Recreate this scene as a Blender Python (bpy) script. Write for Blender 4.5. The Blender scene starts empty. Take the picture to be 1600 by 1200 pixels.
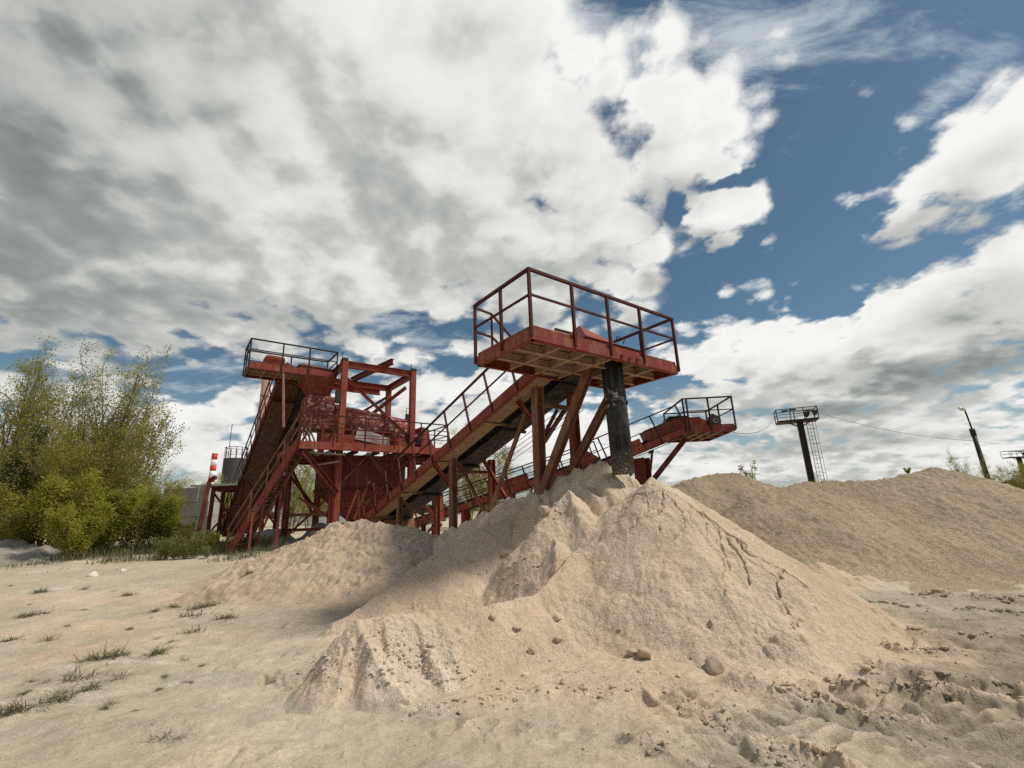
import bpy, math, random
import numpy as np
from mathutils import Vector, Matrix
sc = bpy.context.scene
COL = sc.collection
R = math.radians

# ------------------------------------------------------------------ camera
FOC = 711.0 / 1600.0            # focal length / picture width: a 16 mm lens on a 36 mm sensor
EYE = np.array([0.0, 0.0, 1.7])
PITCH, ROLL = math.atan(194 / 711), math.atan(95 / 2600)
_f = np.array([0, math.cos(PITCH), math.sin(PITCH)])
_u0 = np.array([0, -math.sin(PITCH), math.cos(PITCH)])
_r0 = np.array([1.0, 0, 0])
_r = math.cos(ROLL) * _r0 - math.sin(ROLL) * _u0
_u = math.sin(ROLL) * _r0 + math.cos(ROLL) * _u0
cd = bpy.data.cameras.new('camera'); cam = bpy.data.objects.new('camera', cd); COL.objects.link(cam)
cd.sensor_width = 36; cd.lens = 36 * FOC; cd.clip_end = 9000; cd.clip_start = 0.05
cam.matrix_world = Matrix(((_r[0], _u[0], -_f[0], EYE[0]), (_r[1], _u[1], -_f[1], EYE[1]), (_r[2], _u[2], -_f[2], EYE[2]), (0, 0, 0, 1)))
sc.camera = cam

def at(px, py, Y):
    """survey helper: the point at depth Y seen at (px, py) of the 1600x1200 photograph"""
    d = _f + (px - 800) / 711 * _r - (py - 600) / 711 * _u
    return EYE + d * (Y / d[1])
def atz(px, py, z):
    d = _f + (px - 800) / 711 * _r - (py - 600) / 711 * _u
    return EYE + d * ((z - EYE[2]) / d[2])
def azel(px, py):
    d = _f + (px - 800) / 711 * _r - (py - 600) / 711 * _u
    d = d / np.linalg.norm(d)
    return np.array([math.atan2(d[0], d[1]), math.asin(d[2])])

# ------------------------------------------------------------------ light
SUN_AZ, SUN_EL = R(95), R(54)           # azimuth from +Y towards +X
sd = bpy.data.lights.new('sun', 'SUN'); sd.energy = 3.0; sd.angle = R(9); sd.color = (1.0, 0.93, 0.82)
so = bpy.data.objects.new('sun', sd); COL.objects.link(so)
sdir = Vector((math.sin(SUN_AZ) * math.cos(SUN_EL), math.cos(SUN_AZ) * math.cos(SUN_EL), math.sin(SUN_EL)))
so.rotation_euler = sdir.to_track_quat('Z', 'Y').to_euler()
so.location = (60, 10, 60)
sc.view_settings.view_transform = 'Standard'; sc.view_settings.look = 'None'
sc.view_settings.exposure = 0.22; sc.view_settings.gamma = 1.0
sc.view_settings.use_curve_mapping = False
sc.cycles.max_bounces = 6; sc.cycles.diffuse_bounces = 3; sc.cycles.transparent_max_bounces = 6
sc.cycles.use_denoising = False; sc.cycles.use_adaptive_sampling = True; sc.cycles.adaptive_threshold = 0.01

# ------------------------------------------------------------------ node helper
class NT:
    def __init__(s, tree): s.t = tree
    def n(s, typ, ins=None, **kw):
        nd = s.t.nodes.new(typ)
        for k, v in kw.items(): setattr(nd, k, v)
        for k, v in (ins or {}).items():
            sk = nd.inputs[k]
            if isinstance(v, bpy.types.NodeSocket): s.t.links.new(v, sk)
            else: sk.default_value = v
        return nd
    def m(s, op, a, b=0.0, c=0.0, clamp=False):
        return s.n('ShaderNodeMath', {0: a, 1: b, 2: c}, operation=op, use_clamp=clamp).outputs[0]
    def vm(s, op, a, b=(0, 0, 0)):
        nd = s.n('ShaderNodeVectorMath', {0: a, 1: b}, operation=op)
        return nd.outputs[1] if op in ('LENGTH', 'DOT_PRODUCT', 'DISTANCE') else nd.outputs[0]
    def noise(s, vec, scale, detail=4, rough=0.5, lac=2.0, dist=0.0, dim='3D'):
        return s.n('ShaderNodeTexNoise', {'Vector': vec, 'Scale': scale, 'Detail': detail, 'Roughness': rough, 'Lacunarity': lac, 'Distortion': dist}, noise_dimensions=dim).outputs['Fac']
    def ramp(s, fac, stops, interp='LINEAR'):
        nd = s.n('ShaderNodeValToRGB', {'Fac': fac}); cr = nd.color_ramp; cr.interpolation = interp
        while len(cr.elements) < len(stops): cr.elements.new(0.5)
        for e, (p, c) in zip(cr.elements, stops):
            e.position = p; e.color = (c, c, c, 1) if isinstance(c, (int, float)) else (*c, 1)
        return nd.outputs['Color']
    def mix(s, fac, a, b, blend='MIX'):
        nd = s.n('ShaderNodeMix', data_type='RGBA', blend_type=blend)
        for k, v in ((0, fac), (6, a), (7, b)):
            if isinstance(v, bpy.types.NodeSocket): s.t.links.new(v, nd.inputs[k])
            else: nd.inputs[k].default_value = v if k == 0 else ((*v, 1) if len(v) == 3 else v)
        return nd.outputs[2]
    def smooth(s, v, lo, hi):
        return s.n('ShaderNodeMapRange', {'Value': v, 'From Min': lo, 'From Max': hi}, interpolation_type='SMOOTHSTEP').outputs[0]

# ------------------------------------------------------------------ sky: Nishita + clouds given as a function of direction
def build_sky():
    w = bpy.data.worlds.new('World'); sc.world = w; w.use_nodes = True
    t = NT(w.node_tree); w.node_tree.nodes.clear()
    sky = t.n('ShaderNodeTexSky', sky_type='NISHITA', sun_disc=False, sun_elevation=SUN_EL, sun_rotation=SUN_AZ, altitude=200, air_density=1.0, dust_density=0.5, ozone_density=1.6)
    d = t.n('ShaderNodeTexCoord').outputs['Generated']
    X, Y, Z = t.n('ShaderNodeSeparateXYZ', {0: d}).outputs
    az = t.m('ARCTAN2', X, Y); el = t.m('ARCSINE', Z)
    ae0 = t.n('ShaderNodeCombineXYZ', {0: az, 1: el, 2: 1.0}).outputs[0]
    def after(vec, val):
        # same vector, made to wait for val: keeps the shader compiler's stack small
        return vec if val is None else t.n('ShaderNodeVectorMath', {0: t.n('ShaderNodeCombineXYZ', {0: val, 1: val, 2: val}).outputs[0], 1: (1e-9, 1e-9, 1e-9), 2: vec}, operation='MULTIPLY_ADD').outputs[0]
    def blob_set(p, blobs, wait=None):
        acc = None
        for (px, py, rx, ry, ang, gain) in blobs:
            c = azel(px, py); a = R(ang)
            e1 = azel(px + rx * math.cos(a), py - rx * math.sin(a)) - c
            e2 = azel(px + ry * math.sin(a), py + ry * math.cos(a)) - c
            Ai = np.linalg.inv(np.array([e1, e2]).T); o = -Ai @ c
            pp = after(p, acc if acc is not None else wait)
            u_ = t.vm('DOT_PRODUCT', pp, (Ai[0, 0], Ai[0, 1], o[0])); v_ = t.vm('DOT_PRODUCT', pp, (Ai[1, 0], Ai[1, 1], o[1]))
            ln = t.m('SQRT', t.m('MULTIPLY_ADD', u_, u_, t.m('MULTIPLY', v_, v_)))
            v = t.m('MULTIPLY_ADD', ln, -gain, gain)
            acc = v if acc is None else t.n('ShaderNodeMath', {0: acc, 1: v, 2: 0.22}, operation='SMOOTH_MAX').outputs[0]
        return acc
    CUM = [(230, 230, 680, 420, 0, 1.6), (470, 10, 420, 200, 0, 1.3), (840, 150, 150, 130, 0, 1.1), (680, 230, 360, 330, 0, 1.4), (900, 330, 260, 210, 10, 1.1), (1010, 160, 180, 130, -10, .9),
        (1085, 225, 190, 90, 24, 1.0), (460, 420, 560, 150, 0, 1.3), (850, 430, 170, 110, 10, .9), (965, 445, 100, 70, 0, 1.0),
        (1122, 336, 92, 46, 22, 1.5), (1500, 245, 200, 104, 32, 1.2), (1620, 190, 130, 90, 35, 1.0), (1400, 330, 84, 44, 15, .7),
        (1420, 520, 300, 105, 18, 1.2), (1600, 450, 220, 130, 25, 1.3), (1200, 550, 240, 75, 8, 1.1), (1330, 595, 340, 66, 4, 1.1), (1110, 590, 150, 70, 0, 1.0),
        (1300, 655, 560, 46, 3, 1.0), (1400, 705, 560, 46, 2, 1.0), (1150, 730, 460, 42, 2, 1.0), (1500, 745, 440, 40, 2, .9),
        (700, 612, 190, 50, 5, .8), (310, 645, 260, 62, 0, .9), (310, 710, 300, 70, 0, 1.0), (600, 690, 360, 72, 0, 1.0), (850, 690, 360, 70, 0, 1.0), (60, 640, 220, 70, 0, .6)]
    CLR = [(665, 512, 120, 34, 4, .9), (320, 570, 130, 42, 8, .9), (1090, 430, 60, 70, -20, .7), (740, 575, 80, 26, 20, .8), (1265, 350, 80, 150, 0, .9), (1150, 275, 90, 20, 20, .9), (1055, 345, 28, 50, 10, .9), (1130, 395, 90, 22, 20, .9), (1290, 470, 170, 36, 14, .9), (1040, 600, 90, 22, 0, .8), (1280, 130, 170, 110, 30, .5), (705, 205, 40, 26, 0, .35)]
    away = t.smooth(Y, 0.45, 0.0)                       # the rest of the sky, away from what the photo shows: scattered cloud
    base = t.m('SUBTRACT', t.m('MULTIPLY', away, 0.65), 0.62)
    def density(da, de, detail, wait=None):
        """cloud thickness along a direction shifted by (da, de) radians"""
        ae = t.vm('ADD', after(ae0, wait), (da, de, 0)) if (da or de) else ae0
        A, E, _ = t.n('ShaderNodeSeparateXYZ', {0: ae}).outputs
        # flat-layer coordinates: the pattern shrinks towards the horizon like a real cloud deck
        k = t.m('DIVIDE', t.m('COSINE', E), t.m('ADD', t.m('MAXIMUM', t.m('SINE', E), 0.0), 0.26))
        q = t.n('ShaderNodeCombineXYZ', {0: t.m('MULTIPLY', t.m('SINE', A), k), 1: t.m('MULTIPLY', t.m('COSINE', A), k), 2: 0.0}).outputs[0]
        wn = t.n('ShaderNodeTexNoise', {'Vector': q, 'Scale': 2.6, 'Detail': 5.0 if detail > 3 else 2.0, 'Roughness': 0.62}, noise_dimensions='2D').outputs['Color']
        p = t.vm('ADD', ae, t.vm('MULTIPLY', t.vm('SUBTRACT', wn, (0.5, 0.5, 0.5)), (0.15, 0.13, 0.0)))
        cu = blob_set(p, CUM); D = t.m('SUBTRACT', t.m('MAXIMUM', cu, -0.6), t.m('MULTIPLY', t.m('MAXIMUM', blob_set(p, CLR, cu), 0.0), 1.1))
        D = t.m('MAXIMUM', D, base)
        n1 = t.noise(q, 5.2, detail, 0.66, dim='2D'); nb = t.noise(q, 1.3, 3, 0.55, dim='2D')
        if detail > 3:
            bil = t.n('ShaderNodeTexVoronoi', {'Vector': t.vm('ADD', q, t.vm('MULTIPLY', wn, (.12, .12, 0))), 'Scale': 7.0, 'Detail': 1.0, 'Roughness': .6}, feature='F1', voronoi_dimensions='2D').outputs['Distance']
            puff = t.m('SUBTRACT', 0.42, bil)
        else: puff = 0.0
        f = t.m('ADD', t.m('MULTIPLY', t.m('SUBTRACT', n1, 0.5), 1.55), t.m('ADD', t.m('MULTIPLY', t.m('SUBTRACT', nb, 0.5), 0.5), t.m('MULTIPLY', puff, 0.85)))
        return t.m('ADD', D, f), q, nb, cu, p
    dens, q, nb, cu, pw = density(0, 0, 9)
    d2 = density(0.035, 0.055, 4, dens)[0]               # a little way towards the sun
    d3 = blob_set(t.vm('ADD', after(pw, d2), (0.13, 0.11, 0)), CUM)
    alpha = t.m('MULTIPLY', t.smooth(dens, -0.32, 0.22), t.smooth(el, 0.0, 0.03))
    mw = t.n('ShaderNodeMapping', {'Vector': q, 'Rotation': (0, 0, R(-38)), 'Scale': (1.2, 3.2, 1)}).outputs[0]
    nw = t.noise(mw, 2.6, 10, 0.68, dim='2D', dist=0.3)
    wisp = blob_set(after(ae0, d3), [(1150, 60, 280, 130, 15, 1.0), (900, 60, 240, 100, 0, 1.0), (1330, 30, 150, 80, 40, .8), (1480, 150, 130, 34, 38, .8), (1240, 130, 170, 70, 30, .5), (1250, 205, 60, 30, 50, .5), (640, 525, 120, 34, -15, .9), (350, 580, 120, 40, 0, .6)])
    aw = t.m('MULTIPLY', t.smooth(t.m('ADD', t.m('MULTIPLY', wisp, 0.8), t.m('MULTIPLY', t.m('SUBTRACT', nw, 0.5), 2.6)), 0.05, 1.05), 0.62)
    # self-shading: bright where the cloud thins towards the sun, grey where it thickens
    s1 = t.m('MULTIPLY', t.m('SUBTRACT', dens, d2), 0.52); s2 = t.m('MULTIPLY', t.m('SUBTRACT', cu, d3), 0.44)
    ss = t.m('ADD', s1, s2); ss = t.m('DIVIDE', ss, t.m('ADD', 1.0, t.m('MULTIPLY', t.m('ABSOLUTE', ss), 1.7)))
    lit = t.m('ADD', 0.62, ss)
    thin = t.smooth(dens, 0.55, 0.05)
    lit = t.m('ADD', lit, t.m('MULTIPLY', thin, 0.16))
    deep = t.smooth(dens, 0.65, 1.75)
    lit = t.m('SUBTRACT', lit, t.m('MULTIPLY', deep, 0.07))
    thick = blob_set(after(ae0, wisp), [(40, 120, 380, 330, 0, .9), (0, 420, 300, 170, 0, .45), (1550, 470, 220, 60, 20, 1.25), (1380, 592, 240, 34, 4, 1.1), (1570, 560, 200, 40, 10, 1.1), (1530, 255, 130, 34, 30, .8), (1300, 640, 260, 16, 3, .8), (1350, 690, 300, 14, 3, .8)])  # painted-in cloud greys; the upper-left blobs stand for lens vignette
    lit = t.m('SUBTRACT', lit, t.m('MULTIPLY', t.smooth(t.m('ADD', thick, t.m('MULTIPLY', t.m('SUBTRACT', nb, .5), .8)), -.3, 1.0), .30))
    ccol = t.n('ShaderNodeValToRGB', {'Fac': lit}); cr = ccol.color_ramp
    st = [(0.0, (0.135, 0.160, 0.150)), (0.28, (0.27, 0.295, 0.28)), (0.55, (0.48, 0.485, 0.465)), (0.80, (0.67, 0.67, 0.65)), (1.0, (0.80, 0.795, 0.775))]
    while len(cr.elements) < len(st): cr.elements.new(.5)
    for e, (pos, c) in zip(cr.elements, st): e.position = pos; e.color = (*c, 1)
    blue = t.n('ShaderNodeHueSaturation', {'Hue': 0.484, 'Saturation': 1.05, 'Value': 0.66, 'Color': sky.outputs[0]}).outputs[0]
    hz = t.smooth(el, 0.30, -0.02)
    skyc = t.mix(t.m('MULTIPLY', hz, 0.35), t.vm('MULTIPLY', blue, (0.085, 0.085, 0.085)), (0.46, 0.54, 0.56))
    c1 = t.mix(aw, skyc, (0.66, 0.71, 0.73))
    c2 = t.mix(alpha, c1, ccol.outputs[0])
    bg = t.n('ShaderNodeBackground', {'Color': c2, 'Strength': 1.0})
    out = t.n('ShaderNodeOutputWorld'); t.t.links.new(bg.outputs[0], out.inputs[0])
    w.cycles.sampling_method = 'NONE'          # a broad even sky: no importance map needed
build_sky()

# ------------------------------------------------------------------ tagging, hierarchy, mesh builder
ORG = {}
def tag(o, label=None, cat=None, group=None, kind=None):
    for k, v in (('label', label), ('category', cat), ('group', group), ('kind', kind)):
        if v: o[k] = v
    return o
def thing(name, label, cat, loc, group=None):
    o = bpy.data.objects.new(name, None); COL.objects.link(o); o.empty_display_size = 0.3
    o.location = tuple(loc); ORG[o.name] = np.array(loc, float)
    return tag(o, label, cat, group)
def copy_tree(o, parent=None):
    c = o.copy(); COL.objects.link(c); c.parent = parent
    for ch in o.children: copy_tree(ch, c)
    return c
def link_mesh(name, V, Fc, mat, parent=None, smooth=False, origin=None):
    me = bpy.data.meshes.new(name)
    V = np.asarray(V, float)
    if parent is not None: off = ORG[parent.name]
    elif origin is not None: off = np.asarray(origin, float)
    else: off = np.zeros(3)
    me.from_pydata((V - off).tolist(), [], Fc); me.update()
    if smooth is True: me.polygons.foreach_set('use_smooth', [True] * len(me.polygons))
    elif isinstance(smooth, list): me.polygons.foreach_set('use_smooth', smooth)
    if mat is not None: me.materials.append(mat)
    o = bpy.data.objects.new(name, me); COL.objects.link(o)
    if parent is not None: o.parent = parent; ORG[o.name] = off
    elif origin is not None: o.location = tuple(off); ORG[o.name] = off
    else: ORG[o.name] = off
    return o
def nrm(v):
    v = np.asarray(v, float); return v / (np.linalg.norm(v) + 1e-12)
class MB:
    def __init__(s): s.V, s.F, s.S = [], [], []
    def prism(s, prof, p, q, up, smooth=False):
        """closed 2D profile (list of (side, up)) swept from p to q"""
        p, q = np.asarray(p, float), np.asarray(q, float)
        d = nrm(q - p); up = np.asarray(up, float)
        side = np.cross(d, up)
        if np.linalg.norm(side) < 1e-6: side = np.cross(d, (1, 0, 0.01))
        side = nrm(side); w = np.cross(side, d)
        b = len(s.V); n = len(prof)
        for e in (p, q):
            for (x, y) in prof: s.V.append(e + side * x + w * y)
        for i in range(n):
            j = (i + 1) % n
            s.F.append((b + i, b + j, b + n + j, b + n + i)); s.S.append(smooth)
        s.F.append(tuple(b + i for i in range(n))[::-1]); s.S.append(False)
        s.F.append(tuple(b + n + i for i in range(n))); s.S.append(False)
        return s
    def bar(s, p, q, w, h=None, up=(0, 0, 1)):
        h = h or w
        return s.prism([(-w / 2, -h / 2), (w / 2, -h / 2), (w / 2, h / 2), (-w / 2, h / 2)], p, q, up)
    def ibeam(s, p, q, w, h, up=(0, 0, 1), t=0.018):
        a, b, c = w / 2, h / 2, t / 2
        return s.prism([(-a, -b), (a, -b), (a, -b + t), (c, -b + t), (c, b - t), (a, b - t), (a, b), (-a, b), (-a, b - t), (-c, b - t), (-c, -b + t), (-a, -b + t)], p, q, up)
    def chan(s, p, q, w, h, up=(0, 0, 1), t=0.014, flip=1):
        """C-channel: web on the -side, flanges towards +side (flip=-1 mirrors)"""
        b = h / 2; pr = [(0, -b), (w, -b), (w, -b + t), (t, -b + t), (t, b - t), (w, b - t), (w, b), (0, b)]
        if flip < 0: pr = [(-x, y) for x, y in pr][::-1]
        return s.prism(pr, p, q, up)
    def cyl(s, p, q, r, r2=None, n=12, cap=True):
        p, q = np.asarray(p, float), np.asarray(q, float); r2 = r if r2 is None else r2
        d = nrm(q - p); a = nrm(np.cross(d, (0, 0, 1) if abs(d[2]) < .9 else (1, 0, 0))); b2 = np.cross(d, a)
        b = len(s.V)
        for e, rr in ((p, r), (q, r2)):
            for i in range(n):
                t = 2 * math.pi * i / n; s.V.append(e + rr * (math.cos(t) * a + math.sin(t) * b2))
        for i in range(n):
            j = (i + 1) % n; s.F.append((b + i, b + j, b + n + j, b + n + i)); s.S.append(True)
        if cap:
            s.F.append(tuple(b + i for i in range(n))[::-1]); s.S.append(False)
            s.F.append(tuple(b + n + i for i in range(n))); s.S.append(False)
        return s
    def tube(s, pts, r, n=6):
        for a, b in zip(pts[:-1], pts[1:]): s.cyl(a, b, r, n=n)
        return s
    def hexa(s, c8):
        """box from 8 corners: bottom ring 0-3, top ring 4-7"""
        b = len(s.V); s.V += [np.asarray(c, float) for c in c8]
        for f in ((0, 3, 2, 1), (4, 5, 6, 7), (0, 1, 5, 4), (1, 2, 6, 5), (2, 3, 7, 6), (3, 0, 4, 7)):
            s.F.append(tuple(b + i for i in f)); s.S.append(False)
        return s
    def build(s, name, mat, parent=None, origin=None):
        return link_mesh(name, s.V, s.F, mat, parent, s.S if any(s.S) else False, origin)
class Fr:
    """local frame: origin and three axes -> world points"""
    def __init__(s, o, x, y, z=(0, 0, 1)): s.o, s.x, s.y, s.z = (np.asarray(a, float) for a in (o, x, y, z))
    def __call__(s, a, b, c): return s.o + s.x * a + s.y * b + s.z * c
    def box(s, mb, x0, x1, y0, y1, z0, z1):
        return mb.hexa([s(x0, y0, z0), s(x1, y0, z0), s(x1, y1, z0), s(x0, y1, z0), s(x0, y0, z1), s(x1, y0, z1), s(x1, y1, z1), s(x0, y1, z1)])

# ------------------------------------------------------------------ numpy noise
def _hash(ix, iy, seed):
    h = (ix.astype(np.int64) * 374761393 + iy.astype(np.int64) * 668265263 + seed * 974634777) & 0xFFFFFFFF
    h = ((h ^ (h >> 13)) * 1274126177) & 0xFFFFFFFF
    return ((h ^ (h >> 16)) & 0xFFFF) / 65535.0
def pn(x, y, seed=0):
    ix, iy = np.floor(x), np.floor(y); fx, fy = x - ix, y - iy
    ux, uy = fx * fx * fx * (fx * (fx * 6 - 15) + 10), fy * fy * fy * (fy * (fy * 6 - 15) + 10)
    def g(i, j):
        a = _hash(ix + i, iy + j, seed) * 2 * np.pi
        return np.cos(a) * (fx - i) + np.sin(a) * (fy - j)
    a = g(0, 0) * (1 - ux) + g(1, 0) * ux; b = g(0, 1) * (1 - ux) + g(1, 1) * ux
    return (a * (1 - uy) + b * uy) * 1.41
def fbm(x, y, oc=4, seed=0, rough=0.5):
    r, a, f = 0, 1.0, 1.0
    for i in range(oc):
        r = r + a * pn(x * f + 17.3 * i, y * f - 9.1 * i, seed + i); a *= rough; f *= 2.03
    return r
def worley(x, y, seed=0):
    ix, iy = np.floor(x), np.floor(y); d1 = np.full(x.shape, 9.0); h = np.zeros(x.shape)
    for i in (-1, 0, 1):
        for j in (-1, 0, 1):
            cx, cy = ix + i, iy + j
            d = np.hypot(cx + _hash(cx, cy, seed) - x, cy + _hash(cx, cy, seed + 7) - y)
            m = d < d1; d1 = np.where(m, d, d1); h = np.where(m, _hash(cx, cy, seed + 13), h)
    return d1, h
def sstep(x, a, b):
    t = np.clip((x - a) / (b - a), 0, 1); return t * t * (3 - 2 * t)
def segdist(x, y, a, b):
    ax, ay, bx, by = a[0], a[1], b[0], b[1]; dx, dy = bx - ax, by - ay
    t = np.clip(((x - ax) * dx + (y - ay) * dy) / (dx * dx + dy * dy + 1e-9), 0, 1)
    return np.hypot(x - ax - t * dx, y - ay - t * dy), t
def smax(a, b, k):
    m = np.maximum(a, b); return m + np.log1p(np.exp(-np.abs(a - b) / k)) * k
def clods(x, y, size, seed, keep=0.5):
    """rough lumps: rounded cells, some missing"""
    d, h = worley(x / size, y / size, seed)
    return np.where(h < keep, np.sqrt(np.clip(1 - (d / 0.62) ** 2, 0, 1)) * (0.35 + 1.3 * h / keep * 0.65), 0)

# ------------------------------------------------------------------ materials
def mat_new(name):
    m = bpy.data.materials.new(name); m.use_nodes = True; m.node_tree.nodes.clear()
    t = NT(m.node_tree); out = t.n('ShaderNodeOutputMaterial')
    return m, t, out
def finish(t, out, col, rough=0.8, metal=0.0, bump=None, bstr=0.3, bdist=0.02, spec=0.3):
    ins = {'Roughness': rough, 'Metallic': metal, 'Specular IOR Level': spec}
    b = t.n('ShaderNodeBsdfPrincipled', ins)
    if isinstance(col, bpy.types.NodeSocket): t.t.links.new(col, b.inputs['Base Color'])
    else: b.inputs['Base Color'].default_value = (*col, 1)
    if bump is not None:
        bn = t.n('ShaderNodeBump', {'Strength': bstr, 'Distance': bdist, 'Height': bump})
        t.t.links.new(bn.outputs[0], b.inputs['Normal'])
    t.t.links.new(b.outputs[0], out.inputs[0])
def wpos(t): return t.n('ShaderNodeNewGeometry').outputs['Position']
def opos(t): return t.n('ShaderNodeTexCoord').outputs['Object']

def m_sand(name, ca, cb, cc, gscale=1.0, grain=0.35):
    m, t, out = mat_new(name); p = wpos(t)
    big = t.noise(p, 0.55, 5, 0.6); mid = t.noise(p, 3.5, 6, 0.65); fine = t.noise(p, 60 * gscale, 4, 0.7); vf = t.noise(p, 190 * gscale, 2, 0.6)
    col = t.mix(t.smooth(t.m('ADD', big, t.m('MULTIPLY', t.m('SUBTRACT', mid, .5), .5)), 0.36, 0.66), ca, cb)
    col = t.mix(t.m('MULTIPLY', t.smooth(mid, 0.52, 0.72), 0.55), col, cc)
    sp = t.ramp(t.m('ADD', t.m('MULTIPLY', t.noise(p, 24 * gscale, 5, .75), .6), t.m('MULTIPLY', vf, .4)), [(0.34, 0.52), (0.5, 1.0), (0.66, 1.32)])
    col = t.mix(grain, col, t.mix(1.0, col, sp, 'MULTIPLY'))
    hgt = t.m('ADD', t.m('MULTIPLY', fine, 0.6), t.m('ADD', t.m('MULTIPLY', vf, 0.35), t.m('MULTIPLY', mid, 1.4)))
    finish(t, out, col, 0.95, 0, hgt, 0.75, 0.022, 0.12)
    return m
M = {}
def m_site():
    m, t, out = mat_new('site_sand'); p = wpos(t)
    x, y, z = t.n('ShaderNodeSeparateXYZ', {0: p}).outputs
    big = t.noise(p, 0.55, 5, 0.6); mid = t.noise(p, 3.2, 7, 0.68); gr = t.noise(p, 26, 5, 0.75); fine = t.noise(p, 75, 3, 0.7)
    v = t.n('ShaderNodeTexVoronoi', {'Vector': p, 'Scale': 34.0}, feature='F1').outputs['Distance']
    # tan stock-pile sand lies over the pale yard around the heap, its border ragged
    e = t.m('SQRT', t.m('ADD', t.m('POWER', t.m('DIVIDE', t.m('SUBTRACT', x, 1.5), 4.3), 2.0), t.m('POWER', t.m('DIVIDE', t.m('SUBTRACT', y, 8.0), 3.75), 2.0)))
    e = t.m('ADD', e, t.m('ADD', t.m('MULTIPLY', t.m('SUBTRACT', big, .5), .5), t.m('MULTIPLY', t.m('SUBTRACT', mid, .5), .45)))
    tan = t.m('MAXIMUM', t.smooth(e, 1.06, 0.86), t.m('MULTIPLY', t.smooth(t.m('ADD', z, t.m('MULTIPLY', t.m('SUBTRACT', mid, .5), .06)), -.01, .06), t.smooth(y, 12.5, 11.5)))
    pale = t.mix(t.smooth(t.m('ADD', big, t.m('MULTIPLY', t.m('SUBTRACT', mid, .5), .6)), .38, .62), (0.42, 0.358, 0.258), (0.51, 0.446, 0.336))
    pale = t.mix(t.m('MULTIPLY', t.smooth(t.noise(t.n('ShaderNodeMapping', {'Vector': p, 'Rotation': (0, 0, R(28)), 'Scale': (.5, 1.6, 1)}).outputs[0], .9, 6, .65), .56, .68), .7), pale, (0.60, 0.55, 0.455))
    pale = t.mix(t.m('MULTIPLY', t.smooth(mid, .56, .72), .5), pale, (0.335, 0.268, 0.182))
    lit_ = t.smooth(t.noise(p, 42, 3, .6), .66, .72); pale = t.mix(t.m('MULTIPLY', lit_, t.m('MULTIPLY', t.smooth(big, .4, .6), .7)), pale, (0.19, 0.15, 0.10))
    tn = t.mix(t.smooth(t.m('ADD', big, t.m('MULTIPLY', t.m('SUBTRACT', mid, .5), .6)), .38, .64), (0.49, 0.378, 0.272), (0.57, 0.455, 0.342))
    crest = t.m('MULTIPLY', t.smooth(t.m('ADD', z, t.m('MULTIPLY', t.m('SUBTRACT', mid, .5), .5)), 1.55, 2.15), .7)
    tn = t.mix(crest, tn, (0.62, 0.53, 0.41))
    wx = t.m('ADD', t.m('POWER', t.m('DIVIDE', t.m('ADD', x, 1.05), .55), 2.0), t.m('POWER', t.m('DIVIDE', t.m('SUBTRACT', y, 5.0), .75), 2.0))
    tn = t.mix(t.m('MULTIPLY', t.smooth(t.m('ADD', wx, t.m('MULTIPLY', t.m('SUBTRACT', mid, .5), 1.6)), 1.3, .3), .55), tn, (0.66, 0.575, 0.46))
    damp_vignette = t.m('MULTIPLY', t.smooth(t.m('ADD', x, t.m('MULTIPLY', t.m('SUBTRACT', big, .5), 3.0)), 1.6, 4.2), t.smooth(t.m('ADD', y, t.m('MULTIPLY', t.m('SUBTRACT', mid, .5), 3.0)), 10.5, 6.5))  # churned damp soil at right, deepened to carry the corner vignette
    pale = t.mix(t.m('MULTIPLY', damp_vignette, t.m('ADD', .45, t.m('MULTIPLY', t.smooth(mid, .40, .62), .4))), pale, (0.245, 0.198, 0.135))
    col = t.mix(tan, pale, tn)
    sp = t.ramp(t.m('ADD', t.m('MULTIPLY', fine, .5), t.m('MULTIPLY', gr, .5)), [(0.34, 0.52), (0.5, 1.0), (0.66, 1.34)])
    col = t.mix(t.m('ADD', .60, t.m('MULTIPLY', tan, .35)), col, t.mix(1.0, col, sp, 'MULTIPLY'))
    patch = t.m('ADD', .30, t.m('MULTIPLY', t.smooth(t.noise(p, 1.1, 4, .6), .42, .62), .9))
    h = t.m('ADD', t.m('MULTIPLY', mid, .8), t.m('MULTIPLY', patch, t.m('ADD', t.m('MULTIPLY', gr, t.m('SUBTRACT', 1.05, t.m('MULTIPLY', tan, .45))), t.m('ADD', t.m('MULTIPLY', fine, .40), t.m('MULTIPLY', t.m('SUBTRACT', 1.0, v), t.m('MULTIPLY', tan, .35))))))
    finish(t, out, col, .95, 0, h, .85, .030, .1)
    return m
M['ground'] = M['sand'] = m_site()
M['mound'] = m_sand('beige_mound', (0.42, 0.325, 0.23), (0.51, 0.405, 0.295), (0.34, 0.25, 0.17), 0.8, 0.9)
M['greysand'] = m_sand('grey_sand', (0.25, 0.23, 0.195), (0.33, 0.30, 0.26), (0.22, 0.20, 0.17), 0.6, 0.6)

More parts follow.
